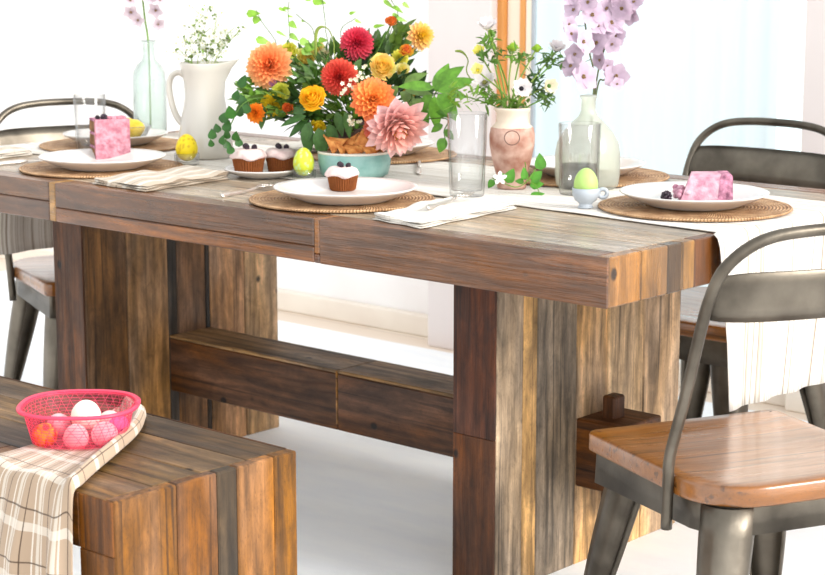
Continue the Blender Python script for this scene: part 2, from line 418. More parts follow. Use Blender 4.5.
def pink_plastic():
    m, nt, b = mat('pink_mesh_plastic')
    b.inputs['Base Color'].default_value = (*lin((246, 92, 126)), 1); b.inputs['Roughness'].default_value = .3
    b.inputs['Subsurface Weight'].default_value = 0
    t = N(nt, 'ShaderNodeBsdfTranslucent'); t.inputs[0].default_value = (*lin((250, 120, 146)), 1)
    mx = N(nt, 'ShaderNodeMixShader'); mx.inputs[0].default_value = .45; L(nt, b.outputs[0], mx.inputs[1]); L(nt, t.outputs[0], mx.inputs[2])
    L(nt, mx.outputs[0], nt.nodes['Material Output'].inputs['Surface']); return m
M['pink'] = pink_plastic()
def pink_film():
    m, nt, b = mat('pink_clear_film')
    b.inputs['Base Color'].default_value = (*lin((255, 120, 150)), 1); b.inputs['Roughness'].default_value = .25
    t = N(nt, 'ShaderNodeBsdfTransparent'); t.inputs[0].default_value = (*lin((255, 206, 216)), 1)
    mx = N(nt, 'ShaderNodeMixShader'); mx.inputs[0].default_value = .92; L(nt, b.outputs[0], mx.inputs[1]); L(nt, t.outputs[0], mx.inputs[2])
    L(nt, mx.outputs[0], nt.nodes['Material Output'].inputs['Surface']); return m
M['film'] = pink_film()

M['runner'] = striped('runner_linen', (226, 221, 214), (196, 186, 172), (140, 126, 110), 170, 1, .47)
M['plaid'] = linestripes('plaid_linen', (168, 146, 124), [
    (1, .078, .0, .011, (206, 196, 182), .8), (1, .078, -.015, .004, (208, 198, 186), .8), (1, .078, .015, .004, (222, 212, 200), .8),
    (0, .085, .02, .014, (222, 214, 202), .5), (0, .085, .042, .0028, (70, 52, 40), .8), (1, .078, .040, .003, (70, 52, 40), .8)])
M['napkin'] = linestripes('napkin_linen', (178, 162, 142), [(0, .052, 0, .012, (214, 206, 194), .8), (0, .052, .018, .0035, (112, 96, 80), .8), (1, .07, .02, .002, (150, 134, 116), .6)])
M['napkin_white'] = linestripes('white_napkin_linen', (212, 206, 196), [(0, .05, 0, .004, (180, 172, 160), .5), (0, .05, .012, .002, (190, 182, 172), .5)])

# ------------------------------------------------------------------ the setting
def plank_floor(name, c1, c2, rough):
    m, nt, b = mat(name)
    tc = N(nt, 'ShaderNodeTexCoord'); br = N(nt, 'ShaderNodeTexBrick'); br.inputs['Scale'].default_value = 1
    br.inputs['Brick Width'].default_value = 1.6; br.inputs['Row Height'].default_value = .14; br.inputs['Mortar Size'].default_value = .002
    br.inputs['Color1'].default_value = (*lin(c1), 1); br.inputs['Color2'].default_value = (*lin(c2), 1); br.inputs['Mortar'].default_value = (*lin(tuple(int(x*.8) for x in c1)), 1)
    L(nt, tc.outputs['Object'], br.inputs['Vector']); L(nt, br.outputs['Color'], b.inputs['Base Color']); b.inputs['Roughness'].default_value = rough
    return m
def struct(o): o['kind'] = 'structure'; return o
fm = plank_floor('white_oak_floor', (232, 214, 196), (240, 226, 210), .35)
mb = MB(); cbox(mb, (-7, -5, -.05), (6, 5, 0), .001); struct(mb.build('floor', fm))
# white woven rug under the table
rugm = noise_col('white_rug', (246, 248, 251), (254, 255, 255), 5, .95, .4, 220, stretch=(1, 3, 1))
mb = MB(); cbox(mb, (-4.2, -1.9, .0), (2.6, 1.84, .006), .002)
tag(mb.build('rug', rugm), 'flat white rug spread on the floor beneath the table and bench', 'rug')
wallm = noise_col('white_painted_brick', (246, 241, 238), (252, 250, 248), 3, .85, .3, 18)
pinkw = noise_col('warm_white_plaster', (226, 214, 210), (234, 224, 220), 2, .85, .05, 30)
mb = MB(); cbox(mb, (-7, 2.02, 0), (-2.06, 2.16, 2.7), .003); struct(mb.build('wall_back', wallm))
mb = MB(); cbox(mb, (-2.06, 1.89, 0), (-1.805, 2.16, 2.7), .003); struct(mb.build('wall_pier', pinkw))
mb = MB(); cbox(mb, (-.76, 1.95, 0), (6, 2.16, 2.7), .003); struct(mb.build('wall_right', pinkw))
basem = noise_col('pale_wood_trim', (240, 228, 214), (246, 236, 222), 6, .5)
mb = MB(); cbox(mb, (-7, 1.985, 0), (-2.06, 2.019, .07), .004); struct(mb.build('baseboard_back', basem))
mb = MB(); cbox(mb, (-.76, 1.915, 0), (6, 1.949, .07), .004); struct(mb.build('baseboard_right', basem))
# glazed door opening right of the pier
wf = thing('window_1', None, None, (-1.812, 1.95, 0)); wf['kind'] = 'structure'
jam = noise_col('pine_jamb', (206, 132, 60), (236, 168, 92), 8, .45, stretch=(1, 1, .1))
cream = simple('cream_trim', (250, 236, 214), .5)
greyt = simple('grey_gasket', (176, 180, 186), .5)
mb = MB(); cbox(mb, (0, -.03, 0), (.03, .12, 2.5), .003); mb.build('jamb', jam, wf)
mb = MB(); cbox(mb, (.03, -.01, 0), (.085, .12, 2.5), .003); mb.build('casing', cream, wf)
mb = MB(); cbox(mb, (.085, -.02, 0), (.105, .12, 2.5), .003); mb.build('jamb', jam, wf)
mb = MB(); cbox(mb, (.105, -.015, 0), (.13, .12, 2.5), .003); mb.build('casing', cream, wf)
mb = MB(); cbox(mb, (.13, -.02, 0), (.142, .12, 2.5), .003); mb.build('gasket', greyt, wf)
mb = MB(); cbox(mb, (.142, .0, 0), (1.063, .12, .075), .004); mb.build('sill', basem, wf)
mb = MB(); cbox(mb, (.142, .08, .075), (1.063, .088, 2.5), .001); mb.build('pane', glassy('blue_tinted_pane', (240, 249, 250), .06, .1), wf)
mb = MB(); cbox(mb, (0, -.02, 2.5), (1.063, .12, 2.62), .004); mb.build('header', cream, wf)
# sheer curtain in front of the glass
cm, nt, b = mat('sheer_curtain')
b.inputs['Base Color'].default_value = (*lin((233, 238, 242)), 1); b.inputs['Roughness'].default_value = .9
t = N(nt, 'ShaderNodeBsdfTranslucent'); t.inputs[0].default_value = (*lin((235, 241, 245)), 1)
mx = N(nt, 'ShaderNodeMixShader'); mx.inputs[0].default_value = .6; L(nt, b.outputs[0], mx.inputs[1]); L(nt, t.outputs[0], mx.inputs[2]); L(nt, mx.outputs[0], nt.nodes['Material Output'].inputs['Surface'])
mb = MB(); vs = []; fs = []; nx = 260
for j, z in enumerate((.085, 1.2, 2.45)):
    for i in range(nx):
        x = -1.665+i*(.838/(nx-1)); y = 1.936+.007*math.sin(x*70+1.2*math.sin(x*13))+.005*math.sin(x*31+j*.3)
        vs.append(V(x, y, z))
for j in range(2):
    for i in range(nx-1): a = j*nx+i; fs.append((a, a+1, a+nx+1, a+nx))
mb.add(vs, fs)
tag(mb.build('curtain', cm), 'sheer pale blue white curtain hanging in front of the tall window', 'curtain')
# garden glimpse outside (pale hedge seen through the bare strip of glass)
# ------------------------------------------------------------------ table
def tb(c, v=0): 
    r = 1+random.uniform(-v, v); return tuple(min(1, x**1.12*r*.72*q) for x, q in zip(lin(c), (1.0, .965, .93)))
table = thing('dining_table', 'large reclaimed wood trestle dining table with thick plank top', 'table', (-1.09, .52, 0))
TO = V(-1.09, .52, 0)
TZ = .76; TU = .672
mb = MB()
# front beam: lower and upper strips with joints
def beam(segs, axis, lo, hi, ch=.0022):
    pass
fx = [(-2.18, -1.53, .716, .76, (126, 88, 56)), (-2.18, -1.53, .672, .716, (122, 82, 50)), (-1.53, -1.508, .672, .76, (196, 152, 92)),
      (-1.508, -.70, .704, .76, (128, 86, 52)), (-1.508, -.70, .672, .704, (156, 104, 60)), (-.70, -.685, .69, .76, (186, 130, 78)),
      (-.685, -.0285, .672, .76, (134, 89, 50)), (-.70, -.685, .672, .69, (150, 96, 58))]
for x0, x1, z0, z1, c in fx:
    cbox(mb, (x0+.0006, .0045 if x1 == -.0285 else 0, z0+.0004), (x1-.0006, .06, z1-.0004), .0022, tb(c), 0)
cbox(mb, (-.6844, 0, TU), (0, .0044, TZ), .0018, tb((134, 89, 50)), 0)
ends = [(0, .10, (172, 128, 78)), (.10, .182, (176, 134, 84)), (.182, .226, (104, 82, 56)), (.226, .268, (182, 142, 92)), (.268, .40, (126, 84, 50)),
        (.40, .52, (182, 138, 92)), (.52, .66, (160, 116, 74)), (.66, .8, (196, 150, 100)), (.8, .92, (140, 100, 62)), (.92, 1.04, (186, 142, 96))]
for sx in (0, 1):
    for y0, y1, c in ends:
        x0, x1 = (-.028, 0) if sx == 0 else (-2.18, -2.15)
        if y0 == 0: y0 = .0601 if sx else .0044
        cbox(mb, (x0, y0+.0006, TU), (x1, y1-.0006, TZ), .0022, tb(c), 2)
ys = [.0605, .17, .29, .41, .52, .65, .76, .88, .98]
tc_ = [(206, 190, 170), (192, 172, 148), (210, 196, 178), (186, 166, 142), (206, 188, 166), (192, 174, 152), (208, 192, 170), (188, 168, 144)]
for i in range(8):
    cuts = [-2.15]+sorted(random.uniform(-1.9, -.3) for _ in range(2))+[-.0285]
    for a, c in zip(cuts, cuts[1:]):
        cbox(mb, (a+.0005, ys[i]+.0005, TU+.002), (c-.0005, ys[i+1]-.0005, TZ-.0006), .0018, tb(tc_[i], .12), 0)
cbox(mb, (-2.15, .98, TU), (-.0285, 1.04, TZ), .002, tb((140, 96, 60)), 0)
mb.build('tabletop', M['top'], table, off=TO)
# slab legs
def slab(x0, x1, boards, front):
    mb = MB()
    for y0, y1, c in boards:
        cbox(mb, (x0+.012, y0+.0006, .0062), (x1, y1-.0006, TU), .0025, tb(c), 2)
        cbox(mb, (x0, y0+.0006, .0062), (x0+.0115, y1-.0006, TU), .0025, tb(c), 2)
    for xa, xb, c in front: cbox(mb, (xa+.0004, .194, .0062), (xb-.0004, .2, TU), .001, tb(c), 2)
    return mb
lb = [(.2, .33, (140, 108, 78)), (.33, .461, (200, 158, 112)), (.461, .49, (96, 84, 72)), (.49, .585, (160, 120, 84)), (.585, .60, (70, 58, 48)),
      (.60, .72, (214, 168, 124)), (.72, .84, (226, 192, 154))]
rb = [(.2, .285, (190, 170, 146)), (.285, .33, (226, 190, 144)), (.33, .461, (170, 154, 134)), (.461, .57, (232, 194, 148)), (.57, .70, (238, 206, 164)), (.70, .84, (230, 194, 150))]
slab(-1.775, -1.666, lb, [(-1.775, -1.666, (124, 82, 50))]).build('leg', M['wood'], table, off=TO)
mb = slab(-.508, -.402, rb, [])
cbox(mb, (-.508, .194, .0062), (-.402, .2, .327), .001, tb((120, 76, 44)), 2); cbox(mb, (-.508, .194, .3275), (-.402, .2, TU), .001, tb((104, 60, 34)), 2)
mb.build('leg', M['wood'], table, off=TO)
mb = MB()
for x0, x1, c in ((-1.666, -1.084, (118, 78, 44)), (-1.084, -.508, (114, 76, 46))):
    cbox(mb, (x0, .46, .176), (x1-.0008, .53, .31), .0025, tb(c), 0)
    cbox(mb, (x0, .531, .176), (x1-.0008, .60, .31), .0025, tb(c), 0)
    cbox(mb, (x0, .46, .3105), (x1-.0008, .60, .318), .002, tb((176, 146, 112)), 0)
cbox(mb, (-1.089, .4595, .19), (-1.084, .465, .316), .0005, tb((176, 132, 80)), 0)
mb.build('stretcher', M['wood'], table, off=TO)
mb = MB(); cbox(mb, (-.402, .46, .178), (-.285, .60, .322), .003, tb((122, 80, 46)), 0); mb.build('tenon', M['wood'], table, off=TO)
mb = MB(); cbox(mb, (-.37, .505, .12), (-.338, .545, .368), .004, tb((104, 70, 46)), 2); mb.build('wedge', M['wood'], table, off=TO)

# ------------------------------------------------------------------ bench
BO = V(-1.0, -.63, 0)
bench = thing('bench', 'reclaimed wood slab bench in front of the table holding the pink basket', 'bench', BO)
mb = MB()
bt = [(138, 108, 76), (122, 98, 68), (146, 118, 84), (116, 92, 64)]
by = [-.826, -.73, -.63, -.53, -.44]
for i in range(4):
    cuts = [-1.7, -1.2+random.uniform(-.2, .2), -.62+random.uniform(-.1, .1), -.335]
    for a, c in zip(cuts, cuts[1:]):
        cbox(mb, (a+.0004, by[i]+.0004, .37), (c-.0004, by[i+1]-.0004, .4562), .002, tb(bt[i], .14), 0)
cbox(mb, (-1.7, -.83, .37), (-.392, -.8262, .457), .001, tb((140, 94, 54)), 0)
cbox(mb, (-1.7, -.4395, .37), (-.335, -.437, .457), .001, tb((128, 88, 54)), 0)
mb.build('seat_slab', M['wood'], bench, off=BO)
bb = [(-.83, -.70, (148, 106, 62)), (-.70, -.615, (134, 94, 58)), (-.615, -.572, (98, 82, 62)), (-.572, -.489, (172, 122, 68)), (-.489, -.437, (154, 112, 66))]
mb = MB()
for y0, y1, c in bb: cbox(mb, (-.334, max(y0, -.8265)+.0005, .0062), (-.31, y1-.0005, .457), .003, tb(c), 2)
cbox(mb, (-.392, -.826, .0062), (-.3345, -.437, .3695), .002, tb((140, 96, 56)), 2)
cbox(mb, (-.3915, -.83, .0062), (-.3105, -.8264, .3695), .0015, tb((140, 96, 56)), 2); cbox(mb, (-.3915, -.83, .3697), (-.3105, -.8264, .457), .0015, tb((156, 104, 58)), 2)
mb.build('leg', M['wood'], bench, off=BO)
mb = MB()
for y0, y1, c in bb: cbox(mb, (-1.78, y0, .0062), (-1.7005, y1-.0005, .457), .003, tb(c), 2)
mb.build('leg', M['wood'], bench, off=BO)

# ------------------------------------------------------------------ chairs (local +x = facing, origin = seat centre on the floor)
def rrect(x0, x1, y0, y1, rf, rr, n=8):
    pts = []
    for cx_, cy_, r, a0 in ((x1-rf, y1-rf, rf, 0), (x0+rr, y1-rr, rr, 90), (x0+rr, y0+rr, rr, 180), (x1-rf, y0+rf, rf, 270)):
        for k in range(n+1):
            a = math.radians(a0+90*k/n); pts.append((cx_+r*math.cos(a), cy_+r*math.sin(a)))
    return pts
def inset(pts, d):
    cx_ = sum(p[0] for p in pts)/len(pts); cy_ = sum(p[1] for p in pts)/len(pts); out = []
    n = len(pts)
    for i in range(n):
        a = pts[i-1]; b_ = pts[(i+1) % n]; tx, ty = b_[0]-a[0], b_[1]-a[1]; l = math.hypot(tx, ty) or 1
        out.append((pts[i][0]-ty/l*d, pts[i][1]+tx/l*d))
    return out
def loft(mb, rings, tint=(1, 1, 1), gcax=None, capb=True, capt=True, smooth=True):
    vs = [Vector(p) for r in rings for p in r]; n = len(rings[0]); fs = []
    for i in range(len(rings)-1):
        for k in range(n):
            a = i*n+k; b_ = i*n+(k+1) % n; fs.append((a, b_, b_+n, a+n))
    if capb: fs.append(tuple(reversed(range(n))))
    if capt: fs.append(tuple(range((len(rings)-1)*n, len(rings)*n)))
    gc = [(p.y, p.x, p.z) for p in vs] if gcax == 1 else None
    mb.add(vs, fs, tint, gc, smooth)
def make_chair(label):
    t = thing('dining_chair', label, 'chair')
    o = rrect(-.21, .215, -.20, .20, .022, .11)
    mb = MB(); rings = []
    for d, z in ((.006, .394), (.001, .397), (0, .401), (0, .424), (.002, .4285), (.006, .43), (.03, .4295), (.08, .427)):
        q = inset(o, d)
        rings.append([(x, y, z) for x, y in q])
    loft(mb, rings, tb((170, 116, 64)), 1)
    mb.build('seat', M['seatwood'], t)
    mb = MB(); rings = []
    q = inset(o, .014); n = len(q)
    def arch(x, y): # skirt dips at the corners
        c = min(1, (abs(x)/.19)**4*.6+(abs(y)/.18)**4*.6); return .372-.036*c
    r0 = [(x, y,   .3935) for x, y in q]; r1 = [(x*1.01, y*1.01, arch(x, y)) for x, y in q]
    q2 = inset(o, .018); r2 = [(x*1.01, y*1.01, arch(x, y)) for x, y in q2]; r3 = [(x, y,   .3935) for x, y in q2]
    loft(mb, [r3, r2, r1, r0], capb=False, capt=False)
    mb.build('apron', M['metal'], t)
    for sx in (-1, 1):
        for sy in (-1, 1):
            mb = MB(); ang = math.atan2(sy, sx); rings = []
            top = V(sx*.135-(.012 if sx < 0 else 0), sy*.128, .391); bot = V(sx*.215, sy*.20, .0062)
            for k in range(9):
                f = k/8; c = top.lerp(bot, f); r = .047*(1-f)+.017*f+.006*math.sin(f*PI); ring = []
                if f < .05: r = .05
                for j in range(13):
                    a = ang+math.radians(-112+224*j/12); rr = r*(1+.14*abs(math.cos(2*(a-ang)))**3*(1 if j == 6 else 0))
                    ring.append(c+V(rr*math.cos(a), rr*math.sin(a), 0))
                for j in range(13):
                    a = ang+math.radians(112-224*j/12); rr = r-.004
                    ring.append(c+V(rr*math.cos(a), rr*math.sin(a), 0))
                rings.append(ring)
            rings.reverse()
            loft(mb, rings); mb.build('leg', M['metal'], t)
    mb = MB()
    half = [(-.083, -.207, .336), (-.09, -.210, .42), (-.098, -.212, .467), (-.141, -.214, .57), (-.184, -.215, .69), (-.205, -.213, .745), (-.222, -.203, .788), (-.236, -.172, .822), (-.245, -.128, .841), (-.253, -.065, .848), (-.256, 0, .849)]
    P = half+[(x, -y, z) for x, y, z in reversed(half[:-1])]
    tube(mb, smooth_path(P, 5), .0098, 12, cap=True)
    mb.build('back_hoop', M['metal'], t)
    mb = MB(); vs = []; fs = []; nn = 20; nz = 4
    for j in range(nz+1):
        z = .700+.084*j/nz
        for i in range(nn+1):
            u = -1+2*i/nn; y = u*.212; x = -.186-.021*(z-.70)/.084*1.3-.032*(1-u*u)+.003*(1-(2*j/nz-1)**2)
            zz = z-(.008*abs(u)**8)*(2*j/nz-1)
            vs.append(V(x, y, zz))
    for j in range(nz):
        for i in range(nn): a = j*(nn+1)+i; fs.append((a, a+1, a+nn+2, a+nn+1))
    mb.add(vs, fs); mb.build('back_slat', M['metal'], t, solid=.003)
    return t
chR = make_chair('metal chair with glossy wooden seat nearest the camera at the table\'s right end')
chR.location = (.186, .160, 0); chR.rotation_euler = (0, 0, math.atan2(.425, -.905))
chR['group'] = 'metal chairs around the table'
chB = copy_thing(chR, (-.555, 1.215, 0), -PI/2, 'metal chair with curved back on the table\'s far side, beyond the purple cake slice')
chL = copy_thing(chR, (-2.105, .585, 0), math.atan2(-.365, .931), 'metal chair pulled up to the left end of the table beneath the striped cloth')

# ------------------------------------------------------------------ runner
def grid(mb, rows, tint=(1, 1, 1), gc=None):
    n = len(rows[0]); vs = [p for r in rows for p in r]; fs = []
    for j in range(len(rows)-1):
        for i in range(n-1): a = j*n+i; fs.append((a, a+1, a+n+1, a+n))
    mb.add(vs, fs, tint, gc)
def lerp_tab(tab, x):
    for (a, b_), (c, d) in zip(tab, tab[1:]):
        if x <= c: return b_+(d-b_)*(x-a)/(c-a)
    return tab[-1][1]
front = [(-2.18, .285), (-1.5, .37), (-1.0, .392), (-.5, .388), (0, .352)]; back = [(-2.18, .80), (-1, .86), (0, .85)]
mb = MB(); rows = []; gc = []; NY = 40
prof = []
for k in range(9): prof.append((-2.199-.004*math.sin(k), .475+.03*k, 1))
prof += [(-2.198, .735, 1), (-2.194, .755, 1), (-2.186, .764, 1)]
for k in range(70): prof.append((-2.17+k*(2.16/69), .7625, 0))
prof += [(.004, .764, 2), (.012, .757, 2), (.016, .74, 2)]
for k in range(12): prof.append((.017+.002*k/11, .71-.0255*k, 2))
Lc = 0; prev = None
for x, z, fl in prof:
    row = []; xx = max(-2.18, min(0, x))
    f = lerp_tab(front, xx); bk = lerp_tab(back, xx)
    if prev: Lc += math.hypot(x-prev[0], z-prev[1])
    prev = (x, z)
    if fl == 2: f += -.03+(.76-z)*.1; bk -= (.76-z)*.1
    for i in range(NY+1):
        v = i/NY; y = f+(bk-f)*v
        dz = .0012*math.sin(x*23+v*9)*math.sin(v*17+x*5) if fl == 0 else 0
        dx = 0
        if fl == 2: dx = .005*(1+math.sin(v*26+1))*min(1, (.76-z)/.2)
        if fl == 1: dx = -.006*(1+math.sin(v*24))*min(1, (.76-z)/.15)
        zz = z+max(0, dz)
        if fl == 2: zz -= .010*v*min(1, (.76-z)/.3)
        row.append(V(x+dx, y, zz)); gc.append((Lc, f+(.5)*v, .3))
    rows.append(row)
grid(mb, rows, gc=gc)
tag(mb.build('table_runner', M['runner'], solid=.0016), 'long white linen table runner with faint stripes hanging off both table ends', 'table runner')

# ------------------------------------------------------------------ plates, placemats
def make_mat(label, loc):
    mb = MB(); prof = [(.001, 0), (.185, 0), (.190, .0015), (.1925, .0035), (.191, .0058), (.186, .0066), (.181, .0058)]
    r = .178
    while r > .004: prof.append((r, .0052+.0006*math.sin(r*900))); r -= .0035
    prof.append((1e-6, .005))
    lathe(mb, prof, 72); o = mb.build('placemat', M['woven']); o.location = loc; return tag(o, label, 'placemat', 'round woven placemats')
def plate_prof(R, h, foot=.6):
    return [(1e-6, .002), (R*foot*.95, .002), (R*foot, 0), (R*foot+.003, .002), (R*.82, h*.5), (R*.95, h*.86), (R*.995, h), (R, h+.0015), (R*.99, h+.003), (R*.93, h*.98), (R*.8, h*.68), (R*.66, h*.36), (R*.6, h*.27), (R*.5, .006), (1e-6, .0055)]
def make_plate(label, loc, R=.148, h=.026, group='dinner plates on the placemats'):
    mb = MB(); lathe(mb, plate_prof(R, h), 72); o = mb.build('dinner_plate' if R > .13 else 'salad_plate', M['ceramic']); o.location = loc
    return tag(o, label, 'plate', group)
mz = .765
make_mat('round woven placemat at the right end under the plate with the purple cake', (-.205, .578, mz-.0005))
make_mat('round woven placemat at the table\'s front edge under the single cupcake\'s plate', (-.83, .215, .7605))
make_mat('round woven placemat far left in front under the tall pink cake\'s plate', (-1.628, .232, .7605))
m4 = make_mat('round woven placemat at the table\'s left end beneath the fluted lemon bowl', (-1.957, .54, mz))
m5 = make_mat('round woven placemat behind the slender necked bottle of mauve flowers', (-.665, .83, mz))
m6 = make_mat('round woven placemat on the far side behind the big bouquet', (-1.30, .84, mz))
PZ = .0065
make_plate('white dinner plate holding the slice with purple frosting beside a blackberry', (-.205, .575, mz+PZ))
make_plate('white dinner plate holding the one cupcake alone', (-.80, .195, .7605+PZ))
make_plate('white dinner plate holding the tall pink cake slice', (-1.607, .218, .7605+PZ))
make_plate('white dinner plate at the left end beneath the lemon bowl', (-1.957, .545, mz+PZ), .135)
make_plate('empty white dinner plate behind the slender necked bottle', (-.665, .83, mz+PZ), .138)
make_plate('empty white dinner plate on the far side behind the big bouquet', (-1.30, .84, mz+PZ), .138)
make_plate('small white plate carrying the pair of cupcakes left of the teal bowl', (-1.243, .388, .7603), .090, .017, 'small plates')

# ------------------------------------------------------------------ cupcakes, cakes
def berries(mb, c, n=1, r=.0075, seed=1):
    rnd = random.Random(seed)
    for i in range(n):
        o = V(rnd.uniform(-1, 1), rnd.uniform(-1, 1), 0)*r*(1.2 if n > 1 else 0)
        for k in range(22):
            z = 1-2*(k+.5)/22; a = k*2.4; q = math.sqrt(1-z*z)
            ball(mb, Vector(c)+o+V(q*math.cos(a), q*math.sin(a), z*1.1)*r*.72, r*.34, seg=4)
def make_cupcake(label, loc, s=1.0, group='frosted cupcakes'):
    t = thing('cupcake', label, 'cupcake', loc, 0, group)
    mb = MB(); n = 72; rings = []
    cs = tb((150, 92, 50)); cd = tb((140, 78, 42))
    for z, r in ((0, .026), (.014, .0285), (.026, .031), (.032, .0325)):
        rings.append([(s*(r+.0011*(1 if k % 2 else -1))*math.cos(2*PI*k/n), s*(r+.0011*(1 if k % 2 else -1))*math.sin(2*PI*k/n), z*s) for k in range(n)])
    loft(mb, rings, cs, smooth=False); mb.build('paper_case', M['soft'], t)
    mb = MB(); rnd = random.Random(s*10)
    def df(p, a, r, z): return V(p.x*(1+.05*math.sin(3*a+z*90)+.03*math.sin(7*a)), p.y*(1+.05*math.sin(3*a+z*90)+.03*math.sin(7*a)), p.z+(.0022*math.sin(4*a+1) if r > .02 else 0))
    lathe(mb, [(1e-6, .029*s), (.031*s, .029*s), (.0355*s, .032*s), (.0355*s, .036*s), (.032*s, .042*s), (.030*s, .045*s), (.022*s, .0475*s), (.010*s, .049*s), (1e-6, .0495*s)], 28, (.9, .8, .8), deform=df)
    fr_ = mb.build('frosting', M['frost'], t)
    mb = MB(); berries(mb, (-.010*s, .002*s, .053*s), 1, .0062*s, 3); berries(mb, (.004*s, -.008*s, .053*s), 1, .0058*s, 8); berries(mb, (.012*s, .005*s, .052*s), 1, .006*s, 8); mb.build('berries', M['berry'], fr_)
    return t
make_cupcake('single cupcake with cream frosting and berries alone on the front plate', (-.872, .262, .774))
make_cupcake('left cupcake of the pair on the small plate, topped with dark berries', (-1.262, .360, .768), 1.15)
make_cupcake('right cupcake of the pair on the small plate, behind the yellow green egg', (-1.236, .437, .768), 1.08)
# tall pink slice
def wedge(mb, pts, z0, z1, tint, ch=.002):
    n = len(pts); r = [[(x, y, z) for x, y in inset(pts, d)] for z, d in ((z0, ch), (z0+ch, 0), (z1-ch, 0), (z1, ch))]
    loft(mb, r, tint, smooth=False)
def make_slice(label, loc, rz, w, dpt, h, group=None):
    t = thing('cake_slice', label, 'cake', loc, rz)
    # frosted outer face is local -y; cut sponge behind
    mb = MB(); wedge(mb, [(-w/2, -dpt/2), (w/2, -dpt/2), (w/2, -dpt/2+.012), (-w/2, -dpt/2+.012)], 0, h, (1, 1, 1)); mb.build('frosting', M['caketop'], t)
    mb = MB(); 
    for k in range(3):
        z0 = h*k/3+.001; wedge(mb, [(-w/2+.001, -dpt/2+.0122), (w/2-.001, -dpt/2+.0122), (w*.46, dpt/2), (-w*.46, dpt/2)], z0, z0+h/3-.007, (1, 1, 1))
    mb.build('sponge', M['sponge'], t)
    mb = MB()
    for k in range(3):
        z0 = h*(k+1)/3-.006; wedge(mb, [(-w/2+.0005, -dpt/2+.0122), (w/2-.0005, -dpt/2+.0122), (w*.465, dpt/2), (-w*.465, dpt/2)], z0, z0+.006, (1, 1, 1))
    mb.build('filling', M['cakeside'], t)
    return t
p = V(-1.700, .315, .7725); fc = math.atan2(CAM.y-p.y, CAM.x-p.x)
ck = make_slice('tall upright slice of pink frosted cake topped with berries', p, fc+PI/2+.26, .084, .07, .097)
mb = MB(); berries(mb, (-.018, -.022, .101), 1, .0085, 5); berries(mb, (-.030, -.010, .100), 1, .006, 6); berries(mb, (-.010, -.004, .100), 1, .007, 6); mb.build('berries', M['berry'], ck)
mb = MB()
for k in range(9): ball(mb, (-.005+.0045*k, -.02+.006*math.sin(k*2), .099), (.0065, .006, .0055), seg=5)
mb.build('frosting_swirl', M['caketop'], ck)
# purple slice lying on its side
p = V(-.205, .60, .7775)
t = thing('cake_slice', 'low slice of pink and purple frosted cake on the right end plate', 'cake', p, math.atan2(HR.y, HR.x))
mb = MB(); wedge(mb, [(-.046, -.033), (.058, -.033), (.06, .035), (-.035, .03)], 0, .056, (1, 1, 1), .004); 
for i, q in enumerate(mb.v):
    if q.z > .03: mb.v[i] = V(q.x*.80+.010, q.y*.92, q.z)
mb.build('frosting', M['pinkcream'], t)
mb = MB(); wedge(mb, [(.028, -.0335), (.0585, -.0335), (.061, .0352), (.028, .0352)], .001, .0565, (1, 1, 1), .004)
for i, q in enumerate(mb.v):
    if q.z > .03: mb.v[i] = V(q.x*.80+.0105, q.y*.93, q.z)
mb.build('purple_frosting', M['cakeside'], t)
mb = MB()
for k in range(26):
    r_ = random.Random(k); ball(mb, (-.052+.022*r_.random(), -.03+.05*r_.random(), .005+.028*r_.random()*(1-k/60)), (.007, .007, .006), seg=5)
mb.build('crumbled_frosting', M['pinkcream'], t)
mb = MB(); berries(mb, (0, 0, .0112), 1, .0115)
o = mb.build('blackberry', M['berry']); o.location = p+V(*(HR*-.072))+V(*(HF*-.02))+V(0, 0, .0); tag(o, 'blackberry lying on the plate left of the purple cake', 'berry')

# ------------------------------------------------------------------ egg cups and eggs
def egg(label, loc, h, w, c, spots=None, tilt=(0, 0), group=None, name='egg'):
    mb = MB(); rnd = random.Random(label)
    sp = [Vector((rnd.uniform(-1, 1), rnd.uniform(-1, 1), rnd.uniform(-1, 1))).normalized() for _ in range(60)] if spots else []
    cc = lin(c); s2 = lin(spots) if spots else cc
    def tf(p):
        d = V(p.x/(w/2), p.y/(w/2), (p.z-h/2)/(h/2)).normalized()
        for s_ in sp:
            if d.dot(s_) > .993: return s2
        return cc
    pr = []
    n = 40
    for i in range(n+1):
        a = PI*i/n; z = -math.cos(a); pr.append((max(math.sin(a)*(1-.13*z)*w/2, 1e-7), (z+1)*h/2))
    lathe(mb, pr, 56, cc, tf=tf)
    o = mb.build(name, M['egg']); o.location = loc; o.rotation_euler = (tilt[0], tilt[1], rnd.uniform(0, 6))
    return tag(o, label, 'egg', group)
def glass_cup(label, loc, r, h):
    mb = MB(); lathe(mb, [(1e-6, .0), (r*.85, 0), (r*.98, .004), (r, h), (r-.002, h+.001), (r-.004, h), (r-.005, .007), (1e-6, .006)], 40)
    o = mb.build('egg_cup', M['cutglass']); o.location = loc; return tag(o, label, 'egg cup')
glass_cup('clear glass cup holding the speckled yellow egg in front of the white jug', (-1.515, .398, .7645), .030, .027)
egg('bright yellow speckled egg in a glass cup before the white jug', (-1.515, .398, .7735), .064, .052, (240, 214, 30), (214, 176, 20))
glass_cup('clear glass cup holding the yellow green egg left of the teal bowl', (-1.132, .407, .7607), .027, .022)
egg('yellow and green marbled egg in a glass cup beside the teal bowl', (-1.132, .407, .7685), .064, .047, (206, 214, 60), (196, 226, 150))
t = thing('egg_cup', 'grey blue footed egg cup with ring handle under the pale green egg', 'egg cup', (-.372, .440, .7645), math.atan2(HR.y, HR.x))
